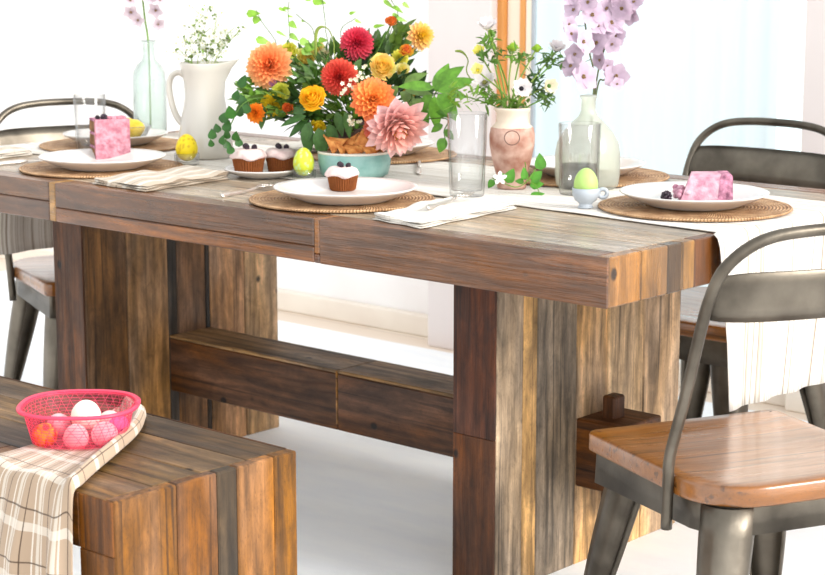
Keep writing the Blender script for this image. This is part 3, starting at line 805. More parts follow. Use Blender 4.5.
mb = MB(); lathe(mb, [(1e-6, 0), (.015, 0), (.016, .002), (.013, .006), (.014, .010), (.022, .016), (.0265, .026), (.0275, .040), (.026, .0405), (.024, .028), (.018, .018), (1e-6, .015)], 40); mb.build('cup', M['greyblue'], t)
mb = MB(); tube(mb, [(.034+.0085*math.cos(a), 0, .029+.0085*math.sin(a)) for a in [2*PI*k/20 for k in range(21)]], .0042, 8, cap=False); mb.build('handle', M['greyblue'], t)
egg('pale green egg standing in the grey blue footed cup', (-.372, .440, .7845), .060, .048, (172, 206, 116))

# ------------------------------------------------------------------ bowls
bx, by_ = -1.068, .505
t = thing('bowl', 'round teal stoneware bowl filled with tortilla chips', 'bowl', (bx, by_, .7645))
mb = MB(); R = .083
lathe(mb, [(1e-6, .002), (R*.8, 0), (R*.92, .006), (R*.985, .03), (R, .054), (R*.99, .0565), (R*.96, .054), (R*.93, .03), (R*.86, .012), (1e-6, .009)], 60); mb.build('body', M['teal'], t)
mb = MB(); n = 60
lathe(mb, [(R*1.003, .0535), (R*1.006, .0565), (R*.98, .0585), (R*.955, .0560)], 60); mb.build('rim', simple('cream_rim', (224, 218, 204), .4), t)
rnd = random.Random(11)
chips = []
def chip(loc, q, s):
    mb = MB(); rows = []; k = 6
    for j in range(k+1):
        row = []
        for i in range(k+1):
            u = i/k; v = j/k; x = (u-.5)*(1-v)*1.12; y = v-.4
            row.append(q @ V(x*s, y*s, .10*s*math.sin(u*3+v*2.5)+.03*s*math.sin(u*9+v*7)))
        rows.append(row)
    grid(mb, rows); o = mb.build('tortilla_chip', M['chip'], solid=.0025); o.location = loc; return o
ci = 0
spots = [(-.045, -.02, .062, .05), (.025, .0, .07, .055), (0, -.035, .056, .045), (.055, -.015, .058, .045), (-.01, .03, .062, .05), (-.055, .025, .06, .045), (.05, .04, .06, .05),
         (-.025, -.045, .055, .04), (.035, -.045, .055, .04), (.0, .0, .068, .05), (-.03, .005, .055, .05), (.06, .01, .055, .04)]
cb = V(bx, by_, .7645)
for i, (x, y, z, s) in enumerate(spots):
    w = HR*x+HF*y
    e = Quaternion((rnd.uniform(-1, 1), rnd.uniform(-1, 1), rnd.uniform(-1, 1)), rnd.uniform(.4, 1.3))
    if i == 1: e = Quaternion(HR, 1.15) @ Quaternion((0, 0, 1), math.atan2(HR.y, HR.x)); z = .078
    if i == 0: e = Quaternion(HR, .9) @ Quaternion((0, 0, 1), math.atan2(HR.y, HR.x)+.9); z = .072
    o = chip(cb+V(w.x, w.y, z+.006), e, s*1.02)
    tag(o, ['flat folded tortilla chip at the left of the teal bowl', 'tall pointed tortilla chip standing at the top of the teal bowl'][i] if i < 2 else 'broken orange tortilla chip heaped in the teal bowl', 'chip', 'tortilla chips in the teal bowl')
# fluted glass bowl with lemons on the left-end plate
fb = V(-1.90, .53, .782)
mb = MB(); n = 96; rings = []
def fl(r, z, ph): return [(r*(1+(.022 if k % 2 else -.022)*ph)*math.cos(2*PI*k/n) for k in range(n))]
pr = [(.030, 0, 0), (.042, .003, .4), (.055, .018, 1), (.064, .036, 1), (.067, .040, 0), (.065, .042, 0), (.061, .038, 0), (.050, .018, 0), (.036, .007, 0)]
for r, z, ph in pr: rings.append([(r*(1+(.025 if k % 2 else -.025)*ph)*math.cos(2*PI*k/n), r*(1+(.025 if k % 2 else -.025)*ph)*math.sin(2*PI*k/n), z) for k in range(n)])
loft(mb, rings); o = mb.build('glass_bowl', M['cutglass']); o.location = fb; tag(o, 'small fluted glass bowl of lemons left of the white jug', 'bowl')
for i, (x, y, z) in enumerate(((-.022, -.005, .035), (.022, -.008, .033), (.0, .028, .034))):
    mb = MB(); lathe(mb, [(1e-6, -.034), (.004, -.031), (.012, -.026), (.022, -.014), (.0255, 0), (.022, .014), (.012, .026), (.004, .031), (1e-6, .034)], 28)
    o = mb.build('lemon', M['lemon']); w = HR*x+HF*y; o.location = fb+V(w.x, w.y, z); o.rotation_euler = (1.4, .2*i, 2*i)
    tag(o, ['left front lemon in the fluted glass bowl', 'right front lemon in the fluted glass bowl', 'rear lemon in the fluted glass bowl'][i], 'lemon', 'lemons in the glass bowl')

# ------------------------------------------------------------------ vessels
# jug
JP = V(-1.60, .535, .7645)
t = thing('jug', 'tall white jug with loop handle holding sprigs of tiny white blossom', 'jug', JP, math.atan2(HR.y, HR.x))
def jd(p, a, r, z):
    if z > .17:
        k = ((z-.17)/.07); c = max(0, math.cos(a))**8
        p = V(p.x+.034*k*k*c, p.y*(1-.2*k*c), p.z+.010*k*c)
    return p
pr = [(1e-6, 0), (.062, 0), (.066, .004), (.0675, .02), (.066, .05), (.060, .09), (.053, .125), (.049, .155), (.050, .19), (.056, .22), (.061, .238), (.0605, .2405), (.058, .239),
      (.053, .22), (.047, .19), (.046, .155), (.050, .125), (.057, .09), (.063, .05), (.062, .01), (1e-6, .008)]
pr = [(r, z*.965) for r, z in pr]; mb = MB(); lathe(mb, pr, 56, deform=jd); mb.build('body', M['jug'], t)
mb = MB(); tube(mb, smooth_path([(-.047, 0, .198), (-.062, 0, .207), (-.080, 0, .198), (-.0865, 0, .172), (-.082, 0, .138), (-.072, 0, .105), (-.057, 0, .082)], 6), .0062, 12, flat=1.4); mb.build('handle', M['jug'], t)
# aqua bottle
def vessel(name, label, loc, prof, matk, cat, seg=48):
    mb = MB(); lathe(mb, prof, seg); o = mb.build(name, M[matk]); o.location = loc; return tag(o, label, cat)
BL = V(-2.10, .785, .7605)
vessel('glass_bottle', 'pale aqua glass bottle with a flared lip left of the white jug', BL,
       [(1e-6, 0), (.040, 0), (.0445, .006), (.0455, .05), (.0455, .155), (.043, .178), (.033, .197), (.020, .208), (.0165, .222), (.0165, .252), (.022, .258), (.021, .262), (.0135, .256), (.0135, .222), (.017, .208), (.03, .193), (.040, .174), (.0425, .15), (.0425, .01), (1e-6, .006)], 'aqua', 'bottle')
GL = V(-1.880, .402, .7605)
def tumbler(label, loc, r0, r1, h, matk='glass', flutes=0, water=0):
    t = thing('water_glass', label, 'glass', loc)
    mb = MB(); n = 48
    prof = [(r0*.55, 0, 0), (r0*.96, 0, 0), (r0, .004, 1), (r0+(r1-r0)*.3, h*.3, 1), (r0+(r1-r0)*.55, h*.5, 1), (r0+(r1-r0)*.6, h*.54, 0), (r1, h, 0), (r1-.0012, h+.001, 0), (r1-.0024, h, 0), (r0+(r1-r0)*.6-.003, h*.54, 0), (r0+(r1-r0)*.3-.004, h*.3, 0), (r0-.004, .012, 0), (r0*.5, .010, 0)]
    rings = [[(r*(1+flutes*ph*(.5-abs((k % 6)/6-.5)*2))*math.cos(2*PI*k/n), r*(1+flutes*ph*(.5-abs((k % 6)/6-.5)*2))*math.sin(2*PI*k/n), z) for k in range(n)] for r, z, ph in prof]
    loft(mb, rings); mb.build('tumbler', M[matk], t)
    if water:
        mb = MB(); rw = r0+(r1-r0)*water-.0045; lathe(mb, [(1e-6, .0125), (r0-.0055, .0128), (rw, h*water), (1e-6, h*water)], 40); mb.build('water', M['water'], t)
    return t
tumbler('straight clear water glass at the left behind the tall pink cake slice', GL, .036, .040, .150, 'glass', 0, .42)
tumbler('tall faceted clear tumbler in front of the terracotta vase', V(-.666, .422, .7645), .0365, .042, .172, 'cutglass', .05)
tumbler('straight clear glass of water behind the pale green egg', V(-.508, .600, .7645), .041, .0445, .148, 'glass', 0, .42)
BR = V(-.556, .695, .7645)
vessel('glass_bottle', 'milky glass bottle with slender neck and wide sloping shoulders holding mauve flowers', BR,
       [(1e-6, 0), (.060, 0), (.067, .006), (.070, .03), (.070, .075), (.066, .098), (.052, .122), (.034, .142), (.021, .154), (.016, .166), (.0155, .190), (.0195, .196), (.018, .199), (.0125, .192), (.0130, .166), (.018, .151), (.031, .138), (.049, .118), (.063, .094), (.067, .07), (.067, .01), (1e-6, .007)], 'milky', 'bottle')
TV = V(-.665, .585, .7645)
TV = V(-.672, .579, .7645)
t = thing('vase', 'terracotta vase with cream neck and a circle drawn on its side', 'vase', TV)
mb = MB(); lathe(mb, [(1e-6, 0), (.030, 0), (.032, .004), (.030, .012), (.034, .03), (.043, .065), (.0485, .095), (.049, .115), (.046, .130), (.037, .1385), (.034, .145), (.034, .162), (.039, .170), (.038, .174), (.033, .170), (.030, .160), (.030, .145), (.04, .13), (.044, .11), (.038, .065), (.028, .03), (1e-6, .02)], 52)
mb.build('body', M['terracotta'], t)
mb = MB(); dirc = towards_cam(TV+V(0, 0, .1)); dirc.z = 0; dirc.normalize(); sd = V(-dirc.y, dirc.x, 0); pts = []
for k in range(25):
    a = 2*PI*k/24; y = .016*math.cos(a); z = .113+.015*math.sin(a)
    rr = lerp_tab([(.09, .0478), (.095, .0485), (.115, .049), (.13, .046), (.14, .04)], z)
    pts.append(dirc*math.sqrt(max(rr*rr-y*y, 0))+sd*y+V(0, 0, z))
tube(mb, pts, .0011, 6, cap=False); mb.build('circle_motif', simple('brown_glaze', (120, 92, 80), .5), t)
FV = V(-1.205, .655, .7645)
vessel('vase', 'dark brown vase almost hidden beneath the large mixed bouquet', FV,
       [(1e-6, 0), (.045, 0), (.055, .01), (.072, .05), (.074, .075), (.064, .105), (.058, .115), (.052, .113), (.058, .1), (.066, .075), (.064, .05), (.045, .012), (1e-6, .01)], 'vasewood', 'vase')

# ------------------------------------------------------------------ cutlery
def fork(label, loc, rz, tines=True):
    t = thing('fork', label, 'fork', loc, rz)
    mb = MB(); tube(mb, smooth_path([(-.10, 0, .004), (-.09, 0, .0045), (-.04, 0, .004), (.0, 0, .004), (.035, 0, .007)], 5), [.0045]*3+[.0062]*5+[.0052]*5+[.0035]*5+[.003]*3, 8, flat=.45); mb.build('handle', M['silver'], t)
    mb = MB(); rows = []
    for j in range(6):
        x = .033+.028*j/5; w = .0035+.0085*math.sin(min(1, j/3)*PI/2); rows.append([V(x, -w, .0085), V(x, 0, .006), V(x, w, .0085)])
    grid(mb, rows)
    for k in range(4):
        y = -.0095+.0063*k; rows = [[V(.06, y-.0014, .0085), V(.06, y+.0014, .0085)], [V(.08, y-.0012, .007), V(.08, y+.0012, .007)], [V(.103, y-.0006, .0105), V(.103, y+.0006, .0105)]]
        grid(mb, rows)
    mb.build('tines', M['silver'], t, solid=.0018)
    return t
fork('silver fork lying on the bare wood left of the cupcake plate', (-1.066, .175, .7605), math.atan2(.2, -.04))
fork('silver fork resting on the folded napkin beside the faceted tumbler', (-.565, .245, .7755), math.atan2(.28, -.08))
def knife(label, loc, rz):
    t = thing('knife', label, 'knife', loc, rz)
    mb = MB(); tube(mb, smooth_path([(-.11, 0, .004), (-.05, 0, .0045), (.0, 0, .004)], 5), [.0035]+[.006]*9+[.004], 8, flat=.6); mb.build('handle', M['silver'], t)
    mb = MB(); grid(mb, [[V(0, -.005, .003), V(0, .006, .003)], [V(.06, -.008, .002), V(.06, .007, .002)], [V(.1, -.006, .002), V(.1, .006, .002)], [V(.118, .001, .002), V(.118, .004, .002)]]); mb.build('blade', M['silver'], t, solid=.0016)
    return t
knife('silver knife on the wood by the table\'s far left napkin', (-1.86, .19, .7605), math.atan2(.25, .02))
knife('silver knife lying behind the cupcake plate on the runner', (-1.045, .70, .7645), math.atan2(-.18, .16))

# ------------------------------------------------------------------ napkins
def napkin(label, corners, z, matk, h=.012, seed=1, layers=3, group='folded linen napkins'):
    a, b_, c, d = [Vector((*q, 0)) for q in corners]   # front-left, front-right, back-right, back-left
    cen = (a+b_+c+d)/4
    t = MB(); rnd = random.Random(seed); nu, nv = 14, 22
    w = (b_-a).length; l = (d-a).length
    for ly in range(layers):
        sh = ly*.006; zt = h*(ly+1)/layers; zb = h*ly/layers+.0005
        def P(u, v, top):
            p = a.lerp(b_, u).lerp(d.lerp(c, u), v)
            e = min(u, 1-u)*w; f = min(v, 1-v)*l
            edge = 1-math.exp(-min(e, f)*160)
            wv = .0016*math.sin(u*7+v*11+ly*1.7+seed)+.0014*math.sin(v*23+ly+u*3)
            zz = zb+(zt-zb)*(.35+.65*edge) + (wv if ly else max(0, wv)) + .003*(ly)*math.sin(v*9+seed)*.4 if top else zb+(wv if ly else 0)
            off = V(rnd.uniform(-.0008, .0008), rnd.uniform(-.0008, .0008), 0)
            inw = 1-sh*2.2
            q = cen+(p-cen)*inw+V(.003*math.sin(v*15+ly*2), .003*math.sin(u*12+ly), 0)
            return V(q.x, q.y, z+max(zz, .0006))
        rows = [[P(i/nu, j/nv, True) for i in range(nu+1)] for j in range(nv+1)]
        gc = [(i/nu*w, j/nv*l, .1) for j in range(nv+1) for i in range(nu+1)]
        grid(t, rows, gc=gc)
        # side skirt
        per = [(i, 0) for i in range(nu+1)]+[(nu, j) for j in range(1, nv+1)]+[(i, nv) for i in range(nu-1, -1, -1)]+[(0, j) for j in range(nv-1, 0, -1)]
        n = len(per); vs = []; g2 = []
        for i, j in per: q = rows[j][i]; vs += [q, V(q.x, q.y, z+max(.0003, zb*.9))]; g2 += [(i/nu*w, j/nv*l, .1)]*2
        fs = [(2*k, 2*k+1, 2*((k+1) % n)+1, 2*((k+1) % n)) for k in range(n)]
        t.add(vs, fs, (1, 1, 1), g2)
    o = t.build('napkin', M[matk], off=V(cen.x, cen.y, z)); o.location = (cen.x, cen.y, z)
    return tag(o, label, 'napkin', group)
napkin('folded cream napkin with thin stripes under the fork by the tumbler', [(-.60, .06), (-.452, .035), (-.485, .36), (-.66, .37)], .7605, 'napkin_white', .013, 3)
napkin('folded tan striped napkin between the cake plate and the small cupcake plate', [(-1.425, .04), (-1.235, .035), (-1.262, .30), (-1.44, .33)], .7605, 'napkin', .016, 5)
napkin('folded tan striped napkin cut off by the picture\'s left edge', [(-2.13, .05), (-1.965, .06), (-1.985, .30), (-2.15, .30)], .7605, 'napkin', .018, 8)
napkin('crumpled white napkin on the far side behind the egg in the glass cup', [(-1.52, .70), (-1.42, .68), (-1.42, .9), (-1.54, .9)], .7645, 'napkin_white', .03, 9)

# ------------------------------------------------------------------ plants
def lf(mb, base, d, up, Ln, w, c, curl=.15, fold=.2, pointy=1.0, nu=7):
    """a leaf blade from base along d"""
    d = d.normalized(); s = d.cross(up); 
    if s.length < 1e-3: s = d.orthogonal()
    s.normalize(); n = s.cross(d).normalized(); vs = []; tt = []
    k = random.uniform(.82, 1.15); c2 = tuple(x*k for x in c)
    for i in range(nu+1):
        u = i/nu; ww = w*math.sin(PI*u**(.75*pointy))**.8*(1 if u < .99 else 0) if 0 < u < 1 else (0.0006)
        p = base+d*Ln*u-n*curl*Ln*u*u
        for j in (-1, 0, 1):
            vs.append(p+s*ww*j+n*fold*abs(j)*ww); tt.append(c2 if j else tuple(x*1.12 for x in c2))
    fs = []
    for i in range(nu):
        for j in range(2): a = i*3+j; fs.append((a, a+1, a+4, a+3))
    mb.add(vs, fs, tt)
def petal(mb, o, d, up, Ln, w, c0, c1, cup=.2, curl=.1, blunt=.5, nu=5):
    d = d.normalized(); s = d.cross(up)
    if s.length < 1e-3: s = d.orthogonal()
    s.normalize(); n = s.cross(d).normalized(); vs = []; tt = []
    for i in range(nu+1):
        u = i/nu
        ww = w*(.25+.75*math.sin(PI*min(1, u*.62+.08)))*(1-max(0, (u-blunt)/(1-blunt))**2.2*.93)
        p = o+d*Ln*u+n*curl*Ln*u*u
        col = tuple(a+(b_-a)*u for a, b_ in zip(c0, c1))
        for j in (-1, 0, 1): vs.append(p+s*ww*j+n*cup*ww*abs(j)); tt.append(col)
    fs = []
    for i in range(nu):
        for j in range(2): a = i*3+j; fs.append((a, a+1, a+4, a+3))
    mb.add(vs, fs, tt)
def jit(c, v): k = 1+random.uniform(-v, v); return tuple(min(1, x*k) for x in c)
def dahlia(mb, c, ax, R, inner, outer, n=90, maxang=105, wide=.26, cup=.5, curl=.15, blunt=.55, jt=.1, centre=None):
    ax = ax.normalized(); e1 = ax.orthogonal().normalized(); e2 = ax.cross(e1); ci, co_ = lin(inner), lin(outer)
    for i in range(n):
        t = (i+.5)/n; th = math.radians(6+(maxang-6)*t**.62); ph = i*2.39996
        rad = e1*math.cos(ph)+e2*math.sin(ph); d = ax*math.cos(th)+rad*math.sin(th)
        Ln = R*(.62+.38*t**.5)*random.uniform(1-jt, 1+jt*.4); w = R*wide*(.45+.55*t)
        col = tuple(a+(b_-a)*t for a, b_ in zip(ci, co_)); k = random.uniform(.88, 1.1)
        c0 = tuple(x*.88*k for x in col); c1 = tuple(min(1, x*1.08*k) for x in col)
        petal(mb, c+d*R*.12, d, ax, Ln*.9, w, c0, c1, cup, curl, blunt)
    ball(mb, c-ax*R*.1, R*.42, tuple(x*.7 for x in ci), 7)
    if centre: 
        for i in range(26):
            ph = i*2.4; r = R*.2*math.sqrt(i/26); ball(mb, c+ax*R*.5+(e1*math.cos(ph)+e2*math.sin(ph))*r, R*.035, lin(centre), 4)
def rose(mb, c, ax, R, inner, outer, n=26):
    ax = ax.normalized(); e1 = ax.orthogonal().normalized(); e2 = ax.cross(e1); ci, co_ = lin(inner), lin(outer)
    for i in range(n):
        t = (i+.5)/n; th0 = .35+t*1.0; ph = i*2.39996
        rad = e1*math.cos(ph)+e2*math.sin(ph); tan = ax.cross(rad)
        col = tuple((a+(b_-a)*t)*random.uniform(.9, 1.08) for a, b_ in zip(ci, co_)); rows = []
        for j in range(6):
            v = j/5; r = R*(.12+.78*t)*(math.sin(min(1, v*1.0)*PI*.55)*.95+.05); h = R*(-.55+1.25*v*(1-.45*t)-(.12*t*v*v)); row = []
            for k in range(7):
                a = (k/6-.5)*(1.9-.6*t); q = rad*math.cos(a)+tan*math.sin(a)
                edge = -.14*R*(abs(k/6-.5)*2)**2*v
                row.append(c+q*r*(1-.05*math.sin(k*2+i))+ax*(h+edge))
            rows.append(row)
        grid(mb, rows, col)
    ball(mb, c-ax*R*.2, R*.45, tuple(x*.8 for x in ci), 7)
G1, G2, G3, G4 = lin((100, 140, 48)), lin((76, 112, 42)), lin((140, 170, 72)), lin((52, 82, 38))
def stempath(a, b_, bend=.03):
    m = a.lerp(b_, .5)+V(random.uniform(-1, 1), random.uniform(-1, 1), 0)*bend*.5
    m2 = V(a.x+(b_.x-a.x)*.25, a.y+(b_.y-a.y)*.25, a.z+(b_.z-a.z)*.5)
    return smooth_path([a, m.lerp(m2, .6), b_], 6)
def flower(name, label, cat, base, head, ax, build, group, stem_c=G2, sr=.0018, sepal=True):
    """a cut stem from the vase mouth (base) to the bloom (head)"""
    t = thing(name, label, cat, base, 0, group)
    mb = MB(); tube(mb, stempath(base, head-ax*.012), sr, 6, stem_c); mb.build('stem', M['stem'], t, off=base)
    mb = MB(); build(mb); mb.build('bloom', M['petal'], t, off=base)
    return t
def mouth(v, r, h):
    a = random.uniform(0, 2*PI); q = r*math.sqrt(random.random()); return V(v.x+q*math.cos(a), v.y+q*math.sin(a), v.z+h)
BG = 'flowers of the large mixed bouquet'
def bq(name, label, px, py, d, rpx, kind, inner, outer, tilt=(0, 0), **k):
    R = rpx*d/FPX*(1.2 if kind == 'd' else 1.12); c = at(px, py, d); ax = (towards_cam(c)+RIGHT*tilt[0]+V(0, 0, 1)*tilt[1]).normalized(); base = mouth(FV, .025, .075)
    fn = (lambda mb: dahlia(mb, c, ax, R, inner, outer, **k)) if kind == 'd' else (lambda mb: rose(mb, c, ax, R, inner, outer, **k))
    return flower(name, label, 'flower', base, c, ax, fn, BG)
bq('dahlia', 'large peach orange dahlia at the upper left of the big bouquet', 270, 66, 4.32, 21, 'd', (244, 148, 84), (252, 196, 140), (-.3, .25), n=110, wide=.22)
bq('dahlia', 'coral red ball dahlia in the middle of the big bouquet', 339, 77, 4.22, 17, 'd', (214, 66, 60), (240, 118, 92), (-.2, .1), n=150, wide=.17, maxang=130, cup=.9, jt=.04)
bq('dahlia', 'crimson pink ball dahlia at the top of the big bouquet', 357, 43, 4.38, 15.5, 'd', (216, 52, 82), (238, 104, 120), (.1, .35), n=150, wide=.17, maxang=130, cup=.9, jt=.04)
bq('dahlia', 'orange dahlia with toothed petals above the big pink bloom', 373, 100, 4.14, 20, 'd', (252, 176, 88), (246, 140, 96), (.1, .3), n=90, wide=.24)
bq('dahlia', 'largest dusty pink dahlia with pointed petals at the bouquet\'s lower right', 396, 124, 4.10, 29, 'd', (236, 176, 160), (246, 210, 210), (.35, -.75), n=80, wide=.25, blunt=.45, jt=.2, curl=.3, centre=(226, 160, 70))
bq('ranunculus', 'golden yellow ranunculus at the left centre of the big bouquet', 312, 98, 4.16, 15, 'r', (252, 200, 40), (254, 210, 60), (-.2, .5))
bq('ranunculus', 'pale butter yellow ranunculus right of the crimson dahlia', 383, 66, 4.22, 15, 'r', (252, 214, 96), (254, 238, 160), (.1, .4))
bq('dahlia', 'small peach edged yellow dahlia seen from behind at the upper right', 420, 36, 4.36, 13, 'd', (226, 190, 40), (250, 200, 150), (.6, .2), n=60, wide=.24)
bq('ranunculus', 'half open orange bud highest at the bouquet\'s top right', 391, 21, 4.35, 7.5, 'r', (214, 104, 40), (232, 140, 66), (0, 1.2), n=12)
bq('ranunculus', 'small coral and yellow bud below the peach edged dahlia', 406, 50, 4.30, 8.5, 'r', (226, 110, 60), (236, 190, 60), (.1, 1.0), n=14)
bq('ranunculus', 'blurred pale yellow bloom behind the curved bud', 306, 57, 4.45, 12, 'r', (240, 214, 90), (250, 232, 150), (0, .6), n=18)
bq('ranunculus', 'cream white bloom behind the coral ball dahlia', 325, 55, 4.45, 9, 'r', (246, 240, 200), (252, 250, 232), (.2, .6), n=14)
bq('ranunculus', 'lime yellow bloom right above the peach orange dahlia', 290, 50, 4.42, 10, 'r', (206, 206, 60), (226, 222, 110), (0, .7), n=16)
bq('marigold', 'orange marigold low at the bouquet\'s far left', 256, 113, 4.24, 9, 'd', (240, 140, 30), (246, 150, 48), (-.5, -.1), n=60, wide=.26)
bq('marigold', 'mustard yellow marigold beside the low orange one', 272, 105, 4.27, 11, 'd', (214, 186, 30), (228, 196, 50), (-.3, .1), n=60, wide=.26)
bq('ranunculus', 'small rust orange bud under the golden ranunculus\'s left', 288, 108, 4.20, 7, 'r', (206, 90, 36), (224, 116, 52), (-.3, .3), n=12)
bq('tulip', 'hanging yellow bloom low in front of the dark vase', 318, 126, 4.22, 9, 'r', (236, 196, 20), (226, 210, 50), (0, -.6), n=12)
bq('ranunculus', 'tiny mauve bloom tucked under the peach dahlia', 275, 84, 4.30, 7, 'r', (196, 140, 176), (222, 172, 196), (-.1, -.2), n=12)
bq('dahlia', 'salmon pink bloom nestled behind the largest pink dahlia', 376, 128, 4.2, 12, 'd', (222, 110, 90), (236, 146, 122), (-.2, -.2), n=60)
bq('marigold', 'lime green fluffy bloom left of the golden ranunculus', 281, 92, 4.28, 9, 'd', (170, 176, 50), (206, 206, 90), (-.2, .3), n=50, wide=.3)
bq('ranunculus', 'pale cream bloom between butter yellow ranunculus and broad leaves', 402, 70, 4.3, 9, 'r', (236, 220, 110), (248, 240, 180), (.2, .4), n=14)
bq('marigold', 'yellow green bloom under the small coral bud', 400, 58, 4.34, 8, 'd', (206, 200, 60), (228, 222, 100), (.2, .5), n=50, wide=.3)
bq('ranunculus', 'muted olive gold bloom above the largest pink dahlia', 408, 95, 4.22, 8, 'r', (150, 130, 50), (176, 150, 70), (.2, .2), n=14)
bq('ranunculus', 'pale yellow bloom above the coral ball dahlia', 318, 48, 4.46, 8, 'r', (236, 216, 100), (246, 236, 160), (0, .6), n=14)
# white filler blossoms
def starlets(mb, c, n, R, col=(250, 248, 224), r=.006):
    for i in range(n):
        q = c+V(random.uniform(-1, 1), random.uniform(-1, 1), random.uniform(-1, 1))*R; ax = (towards_cam(q)+V(random.uniform(-1, 1), random.uniform(-1, 1), random.uniform(-1, 1))*.7).normalized()
        e1 = ax.orthogonal().normalized(); e2 = ax.cross(e1)
        for k in range(5):
            a = 2*PI*k/5; petal(mb, q, (e1*math.cos(a)+e2*math.sin(a)+ax*.3), ax, r, r*.36, lin(col), lin(col), .2, .1, .5, 3)
        ball(mb, q, r*.2, lin((210, 200, 90)), 4)
for px, py, lab in ((364, 72, 'cluster of tiny cream blossoms between the red and yellow blooms'), (352, 119, 'cluster of tiny cream blossoms under the toothed orange dahlia'), (349, 86, 'cluster of tiny cream blossoms right of the coral ball dahlia')):
    c = at(px, py, 4.17); base = mouth(FV, .02, .08); t = thing('blossom_sprig', lab, 'flower', base, 0, BG)
    mb = MB(); tube(mb, stempath(base, c), .0012, 5, G2); mb.build('stem', M['stem'], t, off=base)
    mb = MB(); starlets(mb, c, 9, .017); mb.build('blossoms', M['petal'], t, off=base)
# foliage
def sprig(label, base, pts, leaves, col, matk='leaf', name='leafy_sprig', group='greenery of the large mixed bouquet', sr=.0014):
    """leaves: (point, direction, length, width)"""
    t = thing(name, label, 'foliage', base, 0, group)
    mb = MB(); tube(mb, smooth_path([base]+pts, 6), sr, 6, G2); mb.build('stem', M['stem'], t, off=base)
    mb = MB()
    for p, d, ln, w, kw in leaves: lf(mb, p, d, kw.pop('up', V(0, 0, 1)+towards_cam(p)), ln, w, jit(col, .12), **kw)
    mb.build('leaves', M['leaf'], t, off=base)
    return t
DV = lambda dx, dy, dz=0: (RIGHT*dx+V(0, 0, -1)*dy+HF*dz)     # picture-right, picture-down, away
# big smooth leaves at right of bouquet: (px,py tip-base)
def leafspec(px, py, d, dx, dy, dz, ln, w, **k): return (at(px, py, d), DV(dx, dy, dz), ln*d/FPX, w*d/FPX, k)
base = mouth(FV, .02, .08)
sprig('spray of broad glossy green leaves at the bouquet\'s right', base, [at(425, 105, 4.2), at(436, 92, 4.15)],
      [leafspec(434, 90, 4.15, .8, -.75, 0, 38, 9), leafspec(436, 92, 4.15, .4, -1, .2, 32, 8), leafspec(438, 92, 4.12, 1, -.45, -.2, 40, 9), leafspec(434, 88, 4.12, -1, -.15, -.2, 36, 7),
       leafspec(438, 94, 4.1, .5, .6, -.3, 34, 9), leafspec(434, 96, 4.12, .1, 1, 0, 34, 7), leafspec(432, 95, 4.15, -.6, .7, 0, 26, 7), leafspec(440, 92, 4.15, .9, .1, .2, 30, 7)], lin((98, 150, 46)))
base = mouth(FV, .02, .08)
sprig('spray of smaller leaves dropping toward the faceted tumbler', base, [at(440, 118, 4.1), at(444, 132, 4.08), at(446, 146, 4.05)],
      [leafspec(436, 112, 4.1, 1, .2, 0, 24, 5), leafspec(441, 118, 4.1, .5, -.8, 0, 24, 6), leafspec(443, 125, 4.1, -.6, .3, 0, 14, 5), leafspec(444, 130, 4.08, .7, .6, 0, 14, 5), leafspec(445, 138, 4.06, -.4, .9, 0, 16, 6), leafspec(420, 108, 4.15, .3, .6, 0, 20, 6)], lin((84, 134, 40)))
base = mouth(FV, .02, .08)
sprig('broad leaf spray filling the gap between butter yellow and pink blooms', base, [at(405, 105, 4.2), at(412, 92, 4.18)],
      [leafspec(405, 90, 4.18, 1, .1, 0, 30, 6), leafspec(400, 92, 4.2, .6, .5, 0, 26, 7), leafspec(404, 84, 4.2, .7, -.4, 0, 26, 6), leafspec(398, 86, 4.2, -.4, .5, 0, 22, 6), leafspec(412, 100, 4.15, .7, .5, 0, 24, 7)], lin((104, 134, 62)))
# round-leaved trailing sprig at left
base = mouth(FV, .02, .085)
rl = [(241, 81, 7), (235, 95, 5.5), (232, 112, 7), (240, 111, 6), (222, 117, 6), (226, 126, 6.5), (213, 134, 5.5), (228, 134, 5), (236, 136, 5.5), (212, 143, 4), (228, 144, 5), (239, 142, 5), (232, 149, 5), (243, 100, 6), (247, 108, 6), (218, 128, 5), (222, 140, 5)]
lv = []
for px, py, r in rl:
    p = at(px, py+r, 4.2+random.uniform(-.03, .03)); lv.append((p, DV(random.uniform(-.4, .4), -1, random.uniform(-.3, .3)), 2*r*4.2/FPX, r*.85*4.2/FPX, dict(up=towards_cam(p)+V(random.uniform(-.6, .6), 0, .3), pointy=.85, curl=.05)))
sprig('trailing sprig of round dark green leaves in front of the white jug', base, [at(290, 105, 4.3), at(262, 98, 4.25), at(243, 104, 4.2), at(232, 122, 4.2), at(225, 142, 4.2)], lv, lin((44, 92, 30)))
